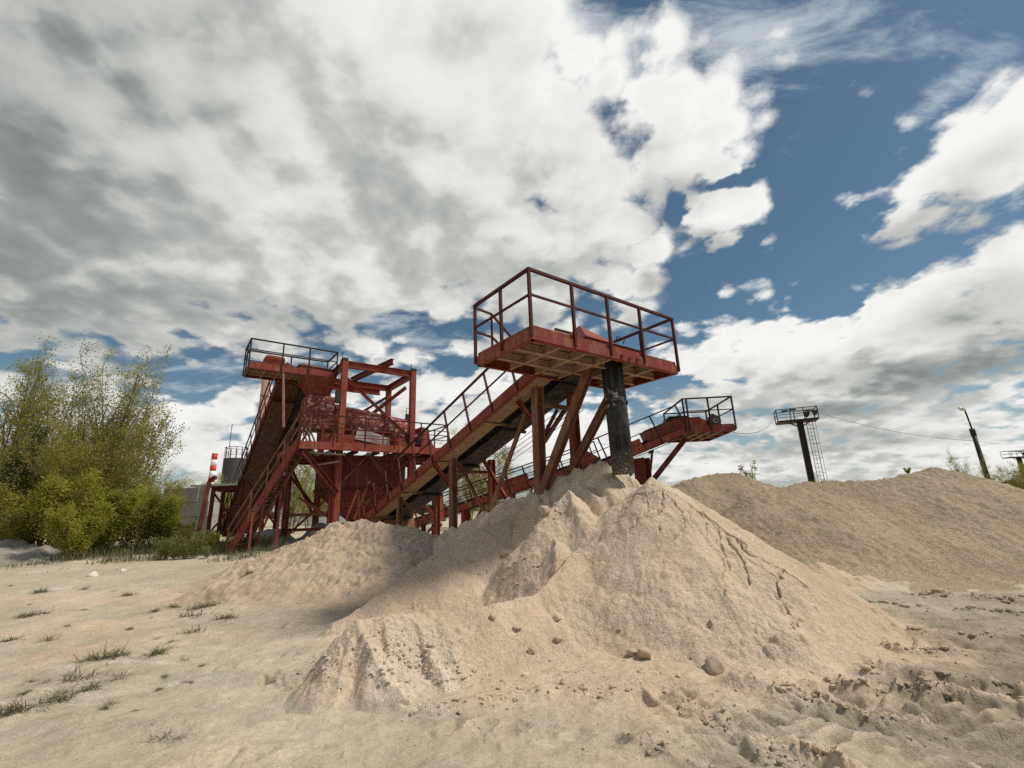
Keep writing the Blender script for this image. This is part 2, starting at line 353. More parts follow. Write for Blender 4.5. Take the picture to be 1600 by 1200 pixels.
def m_gravel():
    m, t, out = mat_new('gravel'); p = wpos(t)
    v = t.n('ShaderNodeTexVoronoi', {'Vector': p, 'Scale': 38.0, 'Randomness': 1.0}, feature='F1')
    big = t.noise(p, 0.45, 4, 0.6); mid = t.noise(p, 5.0, 5, 0.7)
    st = t.ramp(t.n('ShaderNodeSeparateColor', {0: v.outputs['Color']}).outputs[0], [(0.0, (0.14, 0.105, 0.07)), (0.45, (0.32, 0.245, 0.165)), (0.8, (0.44, 0.35, 0.25)), (1.0, (0.60, 0.51, 0.40))])
    col = t.mix(0.55, st, t.mix(t.smooth(big, .35, .65), (0.26, 0.20, 0.135), (0.43, 0.342, 0.238)))
    hgt = t.m('ADD', t.m('MULTIPLY', v.outputs['Distance'], -1.0), t.m('MULTIPLY', mid, 1.2))
    finish(t, out, col, 0.95, 0, hgt, 0.6, 0.04, 0.1); return m
M['gravel'] = m_gravel()

def m_paint(name, base, rust, dust, rust_amt=0.6, scale=1.0, dusty=0.25, rough=0.62, peel=None):
    m, t, out = mat_new(name); p = wpos(t)
    a = t.noise(p, 2.6 * scale, 7, 0.68); b = t.noise(p, 17 * scale, 5, 0.7); st = t.noise(t.n('ShaderNodeMapping', {'Vector': p, 'Scale': (9 * scale, 9 * scale, 0.8)}).outputs[0], 1.0, 4, 0.6)
    va = t.ramp(a, [(0.3, 0.74), (0.55, 1.0), (0.75, 1.22)])
    col = t.mix(1.0, base, va, 'MULTIPLY')
    col = t.mix(t.m('MULTIPLY', t.smooth(t.m('ADD', b, t.m('MULTIPLY', t.m('SUBTRACT', a, .5), .8)), 0.54, 0.68), rust_amt), col, rust)
    col = t.mix(t.m('MULTIPLY', t.smooth(t.m('ADD', st, t.m('MULTIPLY', t.m('SUBTRACT', a, .5), .5)), 0.45, 0.72), dusty), col, dust)
    if peel:
        pk = t.noise(t.n('ShaderNodeMapping', {'Vector': p, 'Scale': (1.0, 1.0, 1.3)}).outputs[0], 5.0, 10, 0.74, dist=0.3)
        f = t.smooth(pk, peel, peel + 0.07)
        col = t.mix(t.m('MULTIPLY', f, 0.85), col, t.mix(b, (0.40, 0.24, 0.20), (0.66, 0.56, 0.52)))
    finish(t, out, col, rough, 0, t.m('ADD', t.m('MULTIPLY', b, .5), a), 0.35, 0.012, 0.16)
    return m
RUST, DUST = (0.085, 0.036, 0.02), (0.36, 0.25, 0.17)
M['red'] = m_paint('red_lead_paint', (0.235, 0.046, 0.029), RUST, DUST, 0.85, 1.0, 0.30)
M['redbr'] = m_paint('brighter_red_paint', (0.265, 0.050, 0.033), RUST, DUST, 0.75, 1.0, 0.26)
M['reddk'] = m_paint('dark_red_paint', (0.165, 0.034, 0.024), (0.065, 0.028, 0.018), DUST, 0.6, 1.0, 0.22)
M['rail'] = m_paint('rusty_backlit_rail', (0.072, 0.017, 0.012), (0.04, 0.018, 0.012), DUST, 0.6, 1.5, 0.03)  # rusty red paint, darkened so the rails look backlit
M['backlitrail'] = m_paint('backlit_dark_rail', (0.028, 0.018, 0.016), (0.04, 0.02, 0.014), DUST, 0.6, 1.5, 0.03)  # still darker steel: the backlit silhouette is put into the colour
M['brown'] = m_paint('rusty_brown_steel', (0.20, 0.085, 0.05), (0.11, 0.045, 0.025), DUST, 0.6, 1.0, 0.5)
M['dusty'] = m_paint('dusty_bounce_lit_steel', (0.37, 0.245, 0.158), (0.13, 0.055, 0.032), (0.54, 0.42, 0.30), 0.85, 0.8, 0.6, 0.85)  # dust and rust tan, with bounce light off the sand put into the colour
M['peel'] = m_paint('peeling_red_paint', (0.22, 0.040, 0.030), RUST, DUST, 0.5, 1.0, 0.15, 0.6, 0.515)
M['whitepaint'] = m_paint('flaked_white_paint', (0.66, 0.60, 0.56), (0.22, 0.05, 0.035), DUST, 0.5, 1.0, 0.2, 0.7)
M['brownblack'] = m_paint('grimy_brown_steel', (0.115, 0.052, 0.034), (0.055, 0.026, 0.017), DUST, 0.6, 1.0, 0.28)
M['wood'] = m_paint('weathered_board', (0.34, 0.27, 0.20), (0.16, 0.11, 0.075), DUST, 0.5, 1.6, 0.4, 0.9)
M['belt'] = m_paint('dusty_rubber_belt', (0.035, 0.033, 0.031), (0.02, 0.02, 0.02), (0.17, 0.14, 0.115), 0.3, 0.9, 0.5, 0.75)
M['pale'] = m_paint('pale_steel', (0.50, 0.47, 0.42), (0.25, 0.19, 0.14), DUST, 0.4, 1.0, 0.3, 0.8)

def m_pipe():
    m, t, out = mat_new('black_chute'); p = wpos(t); z = t.n('ShaderNodeSeparateXYZ', {0: p}).outputs[2]
    a = t.noise(p, 4.0, 6, 0.7); b = t.noise(p, 26, 5, 0.7); s = t.noise(t.n('ShaderNodeMapping', {'Vector': p, 'Scale': (14, 14, 1.0)}).outputs[0], 1.0, 5, 0.65)
    col = t.mix(t.smooth(a, .35, .7), (0.026, 0.026, 0.027), (0.065, 0.066, 0.068))
    col = t.mix(t.m('MULTIPLY', t.smooth(s, .5, .75), .55), col, (0.16, 0.155, 0.15))
    col = t.mix(t.m('MULTIPLY', t.smooth(b, .63, .68), .8), col, (0.34, 0.29, 0.22))
    band = t.m('MULTIPLY', t.smooth(z, 3.60, 3.70), t.smooth(z, 4.05, 3.9))
    col = t.mix(t.m('MULTIPLY', band, t.smooth(t.noise(p, 9, 6, .7), .52, .6)), col, (0.46, 0.37, 0.26))
    low = t.smooth(z, 2.9, 2.2)
    col = t.mix(t.m('MULTIPLY', low, t.smooth(b, .42, .62)), col, (0.30, 0.25, 0.19))
    finish(t, out, col, 0.9, 0.0, t.m('ADD', a, t.m('MULTIPLY', b, .6)), 0.3, 0.015, 0.12); return m
M['pipe'] = m_pipe()
def m_plain(name, c, rough=0.7, var=0.25, scale=3.0, bump=0.2, metal=0.0, spec=.3):
    m, t, out = mat_new(name); p = wpos(t); a = t.noise(p, scale, 6, 0.65); b = t.noise(p, scale * 8, 4, .6)
    col = t.mix(1.0, c, t.ramp(t.m('ADD', t.m('MULTIPLY', a, .7), t.m('MULTIPLY', b, .3)), [(0.3, 1 - var), (0.7, 1 + var)]), 'MULTIPLY')
    finish(t, out, col, rough, metal, b, bump, 0.02, spec); return m
M['concrete'] = m_plain('concrete', (0.33, 0.32, 0.295), 0.9, 0.3, 1.2)
M['whitewall'] = m_plain('pale_render', (0.60, 0.60, 0.58), 0.9, 0.12, 0.6)
M['windark'] = m_plain('dark_window', (0.06, 0.07, 0.08), 0.25, 0.2, 1)
M['black'] = m_plain('black_steel', (0.022, 0.020, 0.02), 0.55, 0.3, 4)
M['motor'] = m_plain('motor_housing', (0.05, 0.045, 0.045), 0.5, 0.3, 6)
M['tank'] = m_plain('dark_tank', (0.035, 0.03, 0.03), 0.7, 0.3, 1)
M['lampglass'] = m_plain('lamp_glass', (0.75, 0.75, 0.72), 0.15, 0.05, 4, 0.0, 0, .6)
M['rock'] = m_plain('limestone_lump', (0.55, 0.435, 0.315), 0.95, 0.25, 14, 0.8)
M['whiterock'] = m_plain('white_stone', (0.66, 0.62, 0.55), 0.95, 0.15, 9, 0.5)
M['bark'] = m_plain('bark', (0.16, 0.125, 0.09), 0.9, 0.35, 6)
M['palebark'] = m_plain('pale_bark', (0.33, 0.29, 0.23), 0.9, 0.35, 6)
M['cable'] = m_plain('cable', (0.03, 0.03, 0.03), 0.6, 0.1, 3)
def m_brick():
    m, t, out = mat_new('chimney_brick'); p = wpos(t)
    a = t.noise(p, 0.5, 6, .7); b = t.n('ShaderNodeTexBrick', {'Vector': t.n('ShaderNodeMapping', {'Vector': p, 'Rotation': (R(90), 0, 0)}).outputs[0], 'Scale': 3.0, 'Color1': (0.36, 0.17, 0.11, 1), 'Color2': (0.30, 0.13, 0.085, 1), 'Mortar': (0.42, 0.34, 0.28, 1)}).outputs[0]
    finish(t, out, t.mix(1.0, b, t.ramp(a, [(.3, .75), (.7, 1.25)]), 'MULTIPLY'), .9); return m
M['brick'] = m_brick()
M['stackred'] = m_plain('signal_red', (0.60, 0.045, 0.045), 0.6, 0.1, 0.3)
M['stackwhite'] = m_plain('signal_white', (0.80, 0.80, 0.78), 0.6, 0.06, 0.3)
def m_leaf(name, ca, cb, trans=0.35):
    m, t, out = mat_new(name)
    oi = t.n('ShaderNodeObjectInfo').outputs['Random']; p = opos(t)
    f = t.m('ADD', t.m('MULTIPLY', t.noise(p, 0.9, 3, .6), .75), t.m('MULTIPLY', t.noise(p, 9.0, 2, .6), .45))
    col = t.mix(t.smooth(f, .42, .78), ca, cb)
    col = t.n('ShaderNodeHueSaturation', {'Hue': t.m('ADD', .488, t.m('MULTIPLY', oi, .024)), 'Value': t.m('ADD', .82, t.m('MULTIPLY', oi, .3)), 'Color': col}).outputs[0]
    d = t.n('ShaderNodeBsdfPrincipled', {'Base Color': col, 'Roughness': 0.55, 'Specular IOR Level': 0.25})
    tr = t.n('ShaderNodeBsdfTranslucent', {'Color': col})
    mx = t.n('ShaderNodeMixShader', {0: trans, 1: d.outputs[0], 2: tr.outputs[0]})
    t.t.links.new(mx.outputs[0], out.inputs[0]); return m
M['leaf_olive'] = m_leaf('olive_leaf', (0.23, 0.215, 0.038), (0.345, 0.318, 0.066), .5)
M['leaf_lime'] = m_leaf('lime_leaf', (0.30, 0.298, 0.038), (0.43, 0.41, 0.075), .5)
M['leaf_dark'] = m_leaf('dark_leaf', (0.050, 0.062, 0.018), (0.095, 0.105, 0.030))
M['grass'] = m_leaf('grass_blade', (0.105, 0.108, 0.042), (0.19, 0.175, 0.085), 0.2)
M['weed'] = m_leaf('weed_leaf', (0.16, 0.175, 0.042), (0.27, 0.265, 0.09), 0.45)
M['deadgrass'] = m_leaf('dry_stalk', (0.13, 0.105, 0.07), (0.22, 0.18, 0.12), 0.1)

# ------------------------------------------------------------------ terrain
def g_smooth(x, y):
    r = np.hypot(x, y)
    h = 0.42 * sstep(y, 9, 20) * sstep(-x, 3.0, 9.0)
    h = h + 0.05 * fbm(x * 0.22, y * 0.22, 3, 5) * sstep(r, 1, 6)
    h = h - 0.10 * sstep(x, 3, 9) * sstep(y, 30, 8)
    return h
# ruts and berms left by wheel loaders: pixel polylines on the ground, height, half width, clod size
BERMS = [
    ([(1060, 1092), (1120, 1125), (1175, 1160), (1245, 1210)], .050, .075, .055),
    ([(1150, 1062), (1250, 1085), (1330, 1108), (1440, 1135)], .095, .13, .075),
    ([(1285, 1062), (1380, 1072), (1480, 1082), (1640, 1105)], .095, .12, .07),
    ([(1350, 1040), (1420, 1046), (1520, 1062), (1640, 1080)], .085, .10, .07),
    ([(1320, 1003), (1420, 1012), (1500, 1016), (1640, 1022)], .055, .08, .06),
    ([(1420, 985), (1500, 990), (1640, 996)], .055, .08, .06),
    ([(1195, 1165), (1262, 1180), (1330, 1205)], .075, .10, .06),
    ([(985, 1150), (1060, 1180), (1130, 1215)], .035, .06, .045),
    ([(1240, 908), (1360, 920), (1500, 925), (1640, 930)], .07, .14, .12),
    ([(1290, 935), (1420, 945), (1640, 952)], .04, .12, .10),
    ([(640, 1112), (700, 1112), (770, 1100), (850, 1082)], .035, .10, .05),
    ([(850, 1085), (920, 1085), (1010, 1078)], .035, .09, .05),
]
# lug prints: pixel polyline, print spacing, length across, depth
LUGS = [
    ([(440, 1055), (500, 1068), (560, 1082), (630, 1098)], .155, .34, .075),
    ([(690, 1136), (780, 1142), (860, 1142), (960, 1158), (1040, 1182)], .26, .20, .035),
    ([(1040, 1095), (1110, 1140), (1160, 1185)], .20, .42, .055),
    ([(320, 988), (400, 985), (470, 976)], .26, .25, .05),
    ([(310, 1046), (400, 1030), (470, 1020)], .24, .22, .035),
    ([(1350, 1075), (1450, 1092), (1600, 1120)], .22, .40, .06),
    ([(1400, 1055), (1500, 1068), (1640, 1088)], .22, .34, .06),
    ([(1230, 1118), (1340, 1146), (1450, 1180), (1520, 1205)], .19, .42, .07),
    ([(1440, 1112), (1540, 1140), (1640, 1172)], .19, .42, .07),
    ([(1130, 1120), (1200, 1150), (1290, 1200)], .17, .30, .05),
    ([(1400, 997), (1500, 1003), (1640, 1010)], .26, .36, .045),
    ([(330, 1200), (400, 1180), (480, 1170)], .24, .22, .02),
]
def g_full(x, y):
    h = g_smooth(x, y); r = np.hypot(x, y)
    near = sstep(r, 30, 12)
    h = h + near * (0.040 * fbm(x * 0.9, y * 0.9, 4, 21, .55) + 0.006 * fbm(x * 5, y * 5, 4, 31, .62) + .006 * clods(x, y, .06, 33, .06) * 2)
    # drifted, scuffed streaks across the left foreground
    a = x * 0.86 + y * 0.5; b = -x * 0.5 + y * 0.86
    h = h + near * 0.018 * np.clip(fbm(a * 0.7, b * 2.6, 5, 43, .62), -1, 1)
    rt = near * sstep(x, 0.2, 3.0)
    h = h + rt * 0.018 * fbm(x * 2.2, y * 3.0, 4, 51, .6)
    h = h + rt * clods(x, y, 0.10, 61, 0.06) * 0.014 * sstep(fbm(x * .8, y * .8, 2, 64), -.1, .35)
    for pl, hh, w, cs in BERMS:
        P = [atz(px, py, 0.0)[:2] for px, py in pl]
        m = (x > min(p[0] for p in P) - 1) & (x < max(p[0] for p in P) + 1) & (y > min(p[1] for p in P) - 1) & (y < max(p[1] for p in P) + 1)
        xs, ys = x[m], y[m]; d = np.full(xs.shape, 9.0)
        wob = 0.6 * w * fbm(xs * 2.3, ys * 2.3, 3, 71)
        for a0, b0 in zip(P[:-1], P[1:]): d = np.minimum(d, segdist(xs + wob, ys + wob, a0, b0)[0])
        e = np.exp(-(d / w) ** 2) * np.clip(0.60 + 0.6 * fbm(xs * 2.1, ys * 2.1, 3, 77), 0.05, 1.3)
        lump = .9 * np.abs(fbm(xs * 9, ys * 9, 4, 85, .62)) + .5 * fbm(xs * 22, ys * 22, 2, 87, .6)
        trough = -0.35 * hh * np.exp(-((d - 1.9 * w) / (w * 0.9)) ** 2)
        h[m] += e * hh * 1.45 * (0.55 + 0.6 * lump) + trough * 1.3
    for pl, sp, wl, dp in LUGS:
        P = [atz(px, py, 0.0)[:2] for px, py in pl]
        m = (x > min(p[0] for p in P) - 1) & (x < max(p[0] for p in P) + 1) & (y > min(p[1] for p in P) - 1) & (y < max(p[1] for p in P) + 1)
        xs, ys = x[m], y[m]; best = np.full(xs.shape, 9.0); val = np.zeros(xs.shape); s0 = 0.0
        for a0, b0 in zip(P[:-1], P[1:]):
            L = math.hypot(b0[0] - a0[0], b0[1] - a0[1]); d, t = segdist(xs, ys, a0, b0)
            sd_ = ((xs - a0[0]) * (b0[1] - a0[1]) - (ys - a0[1]) * (b0[0] - a0[0])) / L
            ph = (s0 + t * L + sd_ * 0.35) / sp
            sid = np.floor(ph); fr = ph - sid
            rnd = _hash(sid, np.zeros(sid.shape), 5)
            v = sstep(fr, .08, .16) * sstep(fr, .66, .52) * sstep(np.abs(d - 0), wl * (.55 + .25 * rnd), wl * (.35 + .2 * rnd)) * (.45 + .75 * rnd)
            ridge = 0.55 * np.exp(-((fr - .86) / .09) ** 2) * sstep(d, wl * .6, wl * .3)
            mm = d < best; best = np.where(mm, d, best); val = np.where(mm, -v + ridge, val); s0 += L
        h[m] += val * dp * 1.35 * (0.8 + .6 * fbm(xs * 6, ys * 6, 2, 91))
    return h
def grid_mesh(X, Y, Z, keep=None):
    n, m = X.shape
    idx = np.arange(n * m).reshape(n, m)
    q = np.stack([idx[:-1, :-1], idx[1:, :-1], idx[1:, 1:], idx[:-1, 1:]], -1).reshape(-1, 4)
    if keep is not None:
        k = (keep[:-1, :-1] | keep[1:, :-1] | keep[1:, 1:] | keep[:-1, 1:]).reshape(-1); q = q[k]
    V = np.stack([X.ravel(), Y.ravel(), Z.ravel()], -1)
    used = np.unique(q); rem = np.full(len(V), -1); rem[used] = np.arange(len(used))
    return V[used], rem[q]
def np_mesh(name, V, Q, mat, origin=(0, 0, 0), smooth=True):
    me = bpy.data.meshes.new(name); V = V - np.asarray(origin)
    me.vertices.add(len(V)); me.vertices.foreach_set('co', V.astype(np.float32).ravel())
    k = Q.shape[1]
    me.loops.add(Q.size); me.loops.foreach_set('vertex_index', Q.astype(np.int32).ravel())
    me.polygons.add(len(Q)); me.polygons.foreach_set('loop_start', np.arange(0, Q.size, k, dtype=np.int32))
    me.update(calc_edges=True); me.validate()
    me.polygons.foreach_set('use_smooth', np.full(len(me.polygons), bool(smooth)))
    me.materials.append(mat)
    o = bpy.data.objects.new(name, me); COL.objects.link(o); o.location = tuple(origin); ORG[o.name] = np.asarray(origin, float)
    return o
def build_ground():
    th = np.concatenate([np.linspace(-64, 64, 800), np.linspace(64, 296, 60)[1:]]) * np.pi / 180
    th = np.append(th, th[0] + 2 * np.pi)
    r = np.concatenate([np.linspace(0.05, 2.0, 12)[:-1], np.geomspace(2.0, 40, 640)[:-1], np.geomspace(40, 4500, 50)])
    T, RR = np.meshgrid(th, r, indexing='ij'); X, Y = np.sin(T) * RR, np.cos(T) * RR
    Z = g_full(X, Y)
    V, Q = grid_mesh(X, Y, Z)
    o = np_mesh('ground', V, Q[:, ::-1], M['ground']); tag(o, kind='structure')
build_ground()

def talus(x, y, ridges, k=0.05):
    """heap height as the union of ridges; each ridge is [(x,y,z),...] with a slope, or (left slope, right slope) seen along it"""
    H = np.full(x.shape, -5.0)
    for pts, sl in ridges:
        if len(pts) == 1:
            h = pts[0][2] - sl * np.hypot(x - pts[0][0], y - pts[0][1])
        else:
            h = np.full(x.shape, -5.0)
            for a, b in zip(pts[:-1], pts[1:]):
                d, t = segdist(x, y, a, b); s_ = sl
                if isinstance(sl, tuple):
                    L = math.hypot(b[0] - a[0], b[1] - a[1]); side = ((b[0] - a[0]) * (y - a[1]) - (b[1] - a[1]) * (x - a[0])) / L
                    s_ = sl[1] + (sl[0] - sl[1]) * sstep(side / (d + .02), -.7, .7)
                    if len(sl) > 2 and b is pts[-1]:             # a blunt end: steeper beyond the last point
                        ahead = ((x - b[0]) * (b[0] - a[0]) + (y - b[1]) * (b[1] - a[1])) / L
                        s_ = s_ + (sl[2] - s_) * sstep(ahead / (d + .02), 0.0, .6)
                h = np.maximum(h, a[2] + (b[2] - a[2]) * t - s_ * d)
        H = smax(H, h, k)
    return H
def PP(*pts): return [tuple(at(px, py, Y)) for px, py, Y in pts]
def heap(name, label, bounds, step, ridges, mat, detail, k=0.05, toe=0.10, group=None, cat='sand pile', warp=0.10):
    x0, x1, y0, y1 = bounds
    X, Y = np.meshgrid(np.arange(x0, x1, step), np.arange(y0, y1, step), indexing='ij')
    g = g_smooth(X, Y)
    wx = X + warp * fbm(X * 1.3, Y * 1.3, 4, 101); wy = Y + warp * fbm(X * 1.3 + 40, Y * 1.3, 4, 111)
    h = talus(wx, wy, ridges, k) - g
    h = h + detail(X, Y, h) * sstep(h, -0.1, 0.25)
    hh = toe * np.logaddexp(0, h / toe)       # concave foot
    Z = g + hh - 0.05
    V, Q = grid_mesh(X, Y, Z, hh > 0.012)
    org = (float(V[:, 0].mean()), float(V[:, 1].mean()), float(V[:, 2].min()))
    o = np_mesh(name, V, Q, mat, org)
    return tag(o, label, cat, group)

CRACKS = [
    ([(985, 770), (1010, 775), (1035, 766), (1065, 775), (1095, 800), (1118, 815), (1135, 832), (1150, 842), (1165, 860), (1180, 868)], .020, .045),
    ([(1010, 775), (1012, 800), (995, 815), (980, 832)], .012, .025), ([(1035, 766), (1034, 790), (1020, 805), (1008, 808)], .014, .03),
    ([(1135, 838), (1150, 856), (1160, 872), (1164, 888), (1170, 905)], .018, .04), ([(1105, 815), (1102, 832)], .012, .02),
    ([(1150, 842), (1162, 850), (1168, 866)], .014, .03), ([(1180, 868), (1205, 880), (1222, 890), (1235, 900), (1265, 920)], .012, .025),
    ([(1222, 890), (1216, 905), (1213, 930)], .018, .035), ([(1228, 940), (1230, 955)], .016, .03), ([(1247, 962), (1240, 975), (1236, 990)], .016, .03),
    ([(1085, 795), (1065, 820), (1052, 836)], .009, .018), ([(1135, 870), (1138, 884)], .010, .02), ([(1130, 910), (1132, 925)], .014, .02),
    ([(1033, 812), (1027, 826)], .009, .018), ([(1060, 775), (1085, 786), (1104, 806)], .010, .02), ([(1118, 815), (1127, 848), (1131, 878), (1128, 900)], .011, .022), ([(985, 770), (972, 792), (962, 806)], .010, .02), ([(1165, 872), (1190, 884), (1212, 905), (1222, 940), (1236, 962)], .011, .024), ([(1040, 770), (1062, 792), (1070, 812)], .009, .02),
]
A_top = at(1020, 741, 8.6)
main_ridges = [
    ([A_top], 0.70),
    (PP((1020, 742, 8.6), (1140, 815, 8.0), (1260, 905, 7.2)), 0.74),
    (PP((890, 762, 9.0), (903, 800, 8.55), (912, 842, 8.1), (920, 900, 7.5)), (0.80, 1.15)),
    (PP((890, 762, 9.0), (858, 792, 8.9), (846, 812, 8.7)), (1.0, 1.0)),
    (PP((862, 835, 8.2), (868, 885, 7.5)), 1.0),
    (PP((905, 850, 7.6), (830, 922, 6.6), (760, 938, 6.3), (680, 948, 5.9)), (0.70, 0.9, 1.6)),
    (PP((690, 946, 5.95), (650, 951, 5.75)), (0.72, 1.0, 2.6)), (PP((650, 951, 5.75), (600, 957, 5.5)), (1.0, 1.0, 2.6)), (PP((600, 957, 5.5), (550, 966, 5.30)), (2.0, 1.0, 1.1)),
    (PP((550, 966, 5.30), (574, 1006, 5.05), (602, 1052, 4.84), (644, 1108, 4.66)), (0.62, 1.7, 1.6)),
    (PP((800, 800, 10.3), (700, 846, 9.4), (610, 912, 8.25), (530, 965, 7.5)), (0.62, 0.75)),
    (PP((850, 795, 8.7), (868, 790, 8.8)), 1.1),
]
def main_detail(x, y, h):
    d = 0.030 * fbm(x * 1.6, y * 1.6, 5, 201, .55) + 0.010 * fbm(x * 9, y * 9, 3, 207, .6)
    # clods rolled down to the foot and lying along the spur
    foot = sstep(h, 0.75, 0.1)
    msk = sstep(fbm(x * .9, y * .9, 3, 211), -.05, .35)
    d = d + foot * msk * (clods(x, y, .085, 215, .32) * .045 + clods(x, y, .16, 217, .12) * .06)
    tip = at(600, 1010, 5.1); near_tip = np.exp(-(((x - tip[0]) / .75) ** 2 + ((y - tip[1]) / .8) ** 2))
    d = d + near_tip * (clods(x, y, .075, 221, .35) * .030 + clods(x, y, .04, 223, .5) * .015 + .022 * fbm(x * 3.3, y * 3.3, 4, 225, .6))
    gul = at(800, 890, 7.5); ng = np.exp(-(((x - gul[0]) / .9) ** 2 + ((y - gul[1]) / .5) ** 2))
    d = d + ng * (clods(x, y, .07, 231, .3) * .03 - .04 + .05 * fbm(x * 2, y * 2, 4, 233))
    bl = at(870, 810, 8.5); nb = np.exp(-(((x - bl[0]) / .8) ** 2 + ((y - bl[1]) / .6) ** 2))
    d = d + nb * (.035 * fbm(x * 2.6, y * 2.6, 5, 241, .6) + clods(x, y, .13, 243, .15) * .04)
    # sand runs down the cone
    ang = np.arctan2(x - A_top[0], y - A_top[1]); rr = np.hypot(x - A_top[0], y - A_top[1])
    d = d + (0.020 * sstep(rr, .6, 1.8) * pn(ang * 14, rr * .6, 251) + .007 * pn(ang * 40, rr * 1.2, 253) * sstep(rr, .8, 2.0)) * sstep(rr, 3.7, 2.9) * (.3 + .7 * sstep(fbm(x * .8, y * .8, 3, 255), -.3, .3))
    # drying cracks round the top of the cone
    for pl, w, dep in CRACKS:
        P = []
        for px, py in pl:
            q = None
            for Yd in np.arange(5.6, 9.2, 0.02):          # walk along the view line to the cone's surface
                c = at(px, py, Yd)
                zc = max(A_top[2] - .70 * math.hypot(c[0] - A_top[0], c[1] - A_top[1]), float(talus(np.array([c[0]]), np.array([c[1]]), [main_ridges[1]])[0]))
                if c[2] <= zc: q = c; break
            if q is not None: P.append(q)
        if len(P) < 2: continue
        bx0, bx1, by0, by1 = min(p[0] for p in P) - .15, max(p[0] for p in P) + .15, min(p[1] for p in P) - .15, max(p[1] for p in P) + .15
        m = (x > bx0) & (x < bx1) & (y > by0) & (y < by1); xs, ys = x[m], y[m]
        wob = .030 * fbm(xs * 9, ys * 9, 3, 261); dd = np.full(xs.shape, 9.0)
        for a0, b0 in zip(P[:-1], P[1:]): dd = np.minimum(dd, segdist(xs + wob, ys - wob, a0, b0)[0])
        ww = w * (.7 + .6 * np.abs(pn(xs * 7, ys * 7, 263)))
        d[m] += -dep * 2.4 * np.exp(-(dd / (ww * .75)) ** 2) + .010 * np.exp(-((dd - 3 * w) / (1.5 * w)) ** 2)
    return d
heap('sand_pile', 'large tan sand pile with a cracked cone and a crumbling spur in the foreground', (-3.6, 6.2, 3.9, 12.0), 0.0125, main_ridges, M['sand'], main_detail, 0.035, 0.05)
def chute_detail(x, y, h):
    a = x * .9 + y * .2
    return .10 * fbm(x * 1.5, y * 1.5, 4, 301, .55) - .11 * (1 - np.abs(pn(a * 3.6, y * .4, 305))) ** 3 * sstep(h, .2, .9) + .05 * fbm(a * 7, y * 1.2, 3, 309) + .02 * fbm(x * 7, y * 7, 3, 307)
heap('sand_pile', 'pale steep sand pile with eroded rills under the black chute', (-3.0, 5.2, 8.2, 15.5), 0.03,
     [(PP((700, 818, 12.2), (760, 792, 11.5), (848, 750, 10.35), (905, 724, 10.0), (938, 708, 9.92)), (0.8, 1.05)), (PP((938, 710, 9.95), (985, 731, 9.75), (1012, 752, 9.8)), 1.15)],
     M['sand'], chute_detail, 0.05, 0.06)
def mound_detail(x, y, h):
    return .10 * fbm(x * .8, y * .8, 5, 321, .58) - .10 * (1 - np.abs(pn(x * .9 + .6 * y, y * .9 - .3 * x, 329))) ** 4 * sstep(h, .15, .6) + .022 * fbm(x * 5, y * 5, 4, 325, .6) + .03 * clods(x, y, .14, 327, .15)
def rough_detail(x, y, h):
    m_ = sstep(fbm(x * .7, y * .7, 3, 331), -.25, .25)
    return mound_detail(x, y, h) + m_ * (.035 * fbm(x * 7, y * 7, 4, 333, .65) + .045 * clods(x, y, .13, 335, .35) + .03 * clods(x, y, .07, 337, .45))
heap('sand_mound', 'low beige sand mound in front of the screening plant legs', (-9.5, 1.5, 6.5, 18.5), 0.03,
     [(PP((690, 842, 12.2), (630, 816, 12.8), (575, 812, 13.2), (530, 816, 13.4), (470, 842, 13.6), (420, 862, 14.2), (350, 893, 15.2)), 0.42), (PP((520, 818, 13.4), (440, 872, 12.2), (400, 892, 11.6)), 0.40)],
     M['mound'], rough_detail, 0.10, 0.10, cat='sand mound', warp=.2)
def grav_detail(x, y, h):
    return .05 * fbm(x * .6, y * .6, 4, 341, .5) + .035 * fbm(x * 6, y * 6, 4, 345, .7) + .02 * clods(x, y, .09, 347, .6)
heap('gravel_pile', 'long brown gravel pile along the right edge below the lamp post', (4.5, 24, 8.0, 24.5), 0.045,
     [(PP((1170, 775, 13.5), (1215, 757, 14.2), (1260, 750, 14.8), (1310, 751, 15.0), (1365, 747, 15.2), (1410, 739, 15.2), (1450, 732, 15.2), (1485, 733, 15.4), (1530, 747, 15.6), (1590, 772, 16.0), (1680, 810, 16.5)), 0.50), (PP((1290, 753, 15.0), (1300, 830, 12.4)), .55), (PP((1450, 733, 15.2), (1480, 850, 12.5)), .50)],
     M['gravel'], grav_detail, 0.14, 0.18, cat='gravel pile')
heap('gravel_pile', 'smaller rounded gravel pile between the cracked sand cone and the floodlight tower', (2.5, 14, 10.5, 21), 0.05,
     [(PP((1040, 760, 15.8), (1085, 742, 16.0), (1120, 737, 16.2), (1150, 738, 16.4), (1185, 748, 16.6), (1220, 765, 16.8)), 0.62)], M['gravel'], grav_detail, 0.10, 0.12, cat='gravel pile')
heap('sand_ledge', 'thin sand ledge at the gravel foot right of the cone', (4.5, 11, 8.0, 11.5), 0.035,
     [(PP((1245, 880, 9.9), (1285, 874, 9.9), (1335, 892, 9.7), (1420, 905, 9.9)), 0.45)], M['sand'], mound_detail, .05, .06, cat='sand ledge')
heap('grey_sand_pile', 'small grey sand heap in the shade beside the stairway foot', (-14, -6.5, 16, 24), 0.06, [(PP((395, 832, 20.0), (418, 826, 20.0), (436, 821, 20.2), (452, 830, 20.2)), .70)], M['greysand'], mound_detail, .06, .08, group='grey sand heaps under the screening plant')
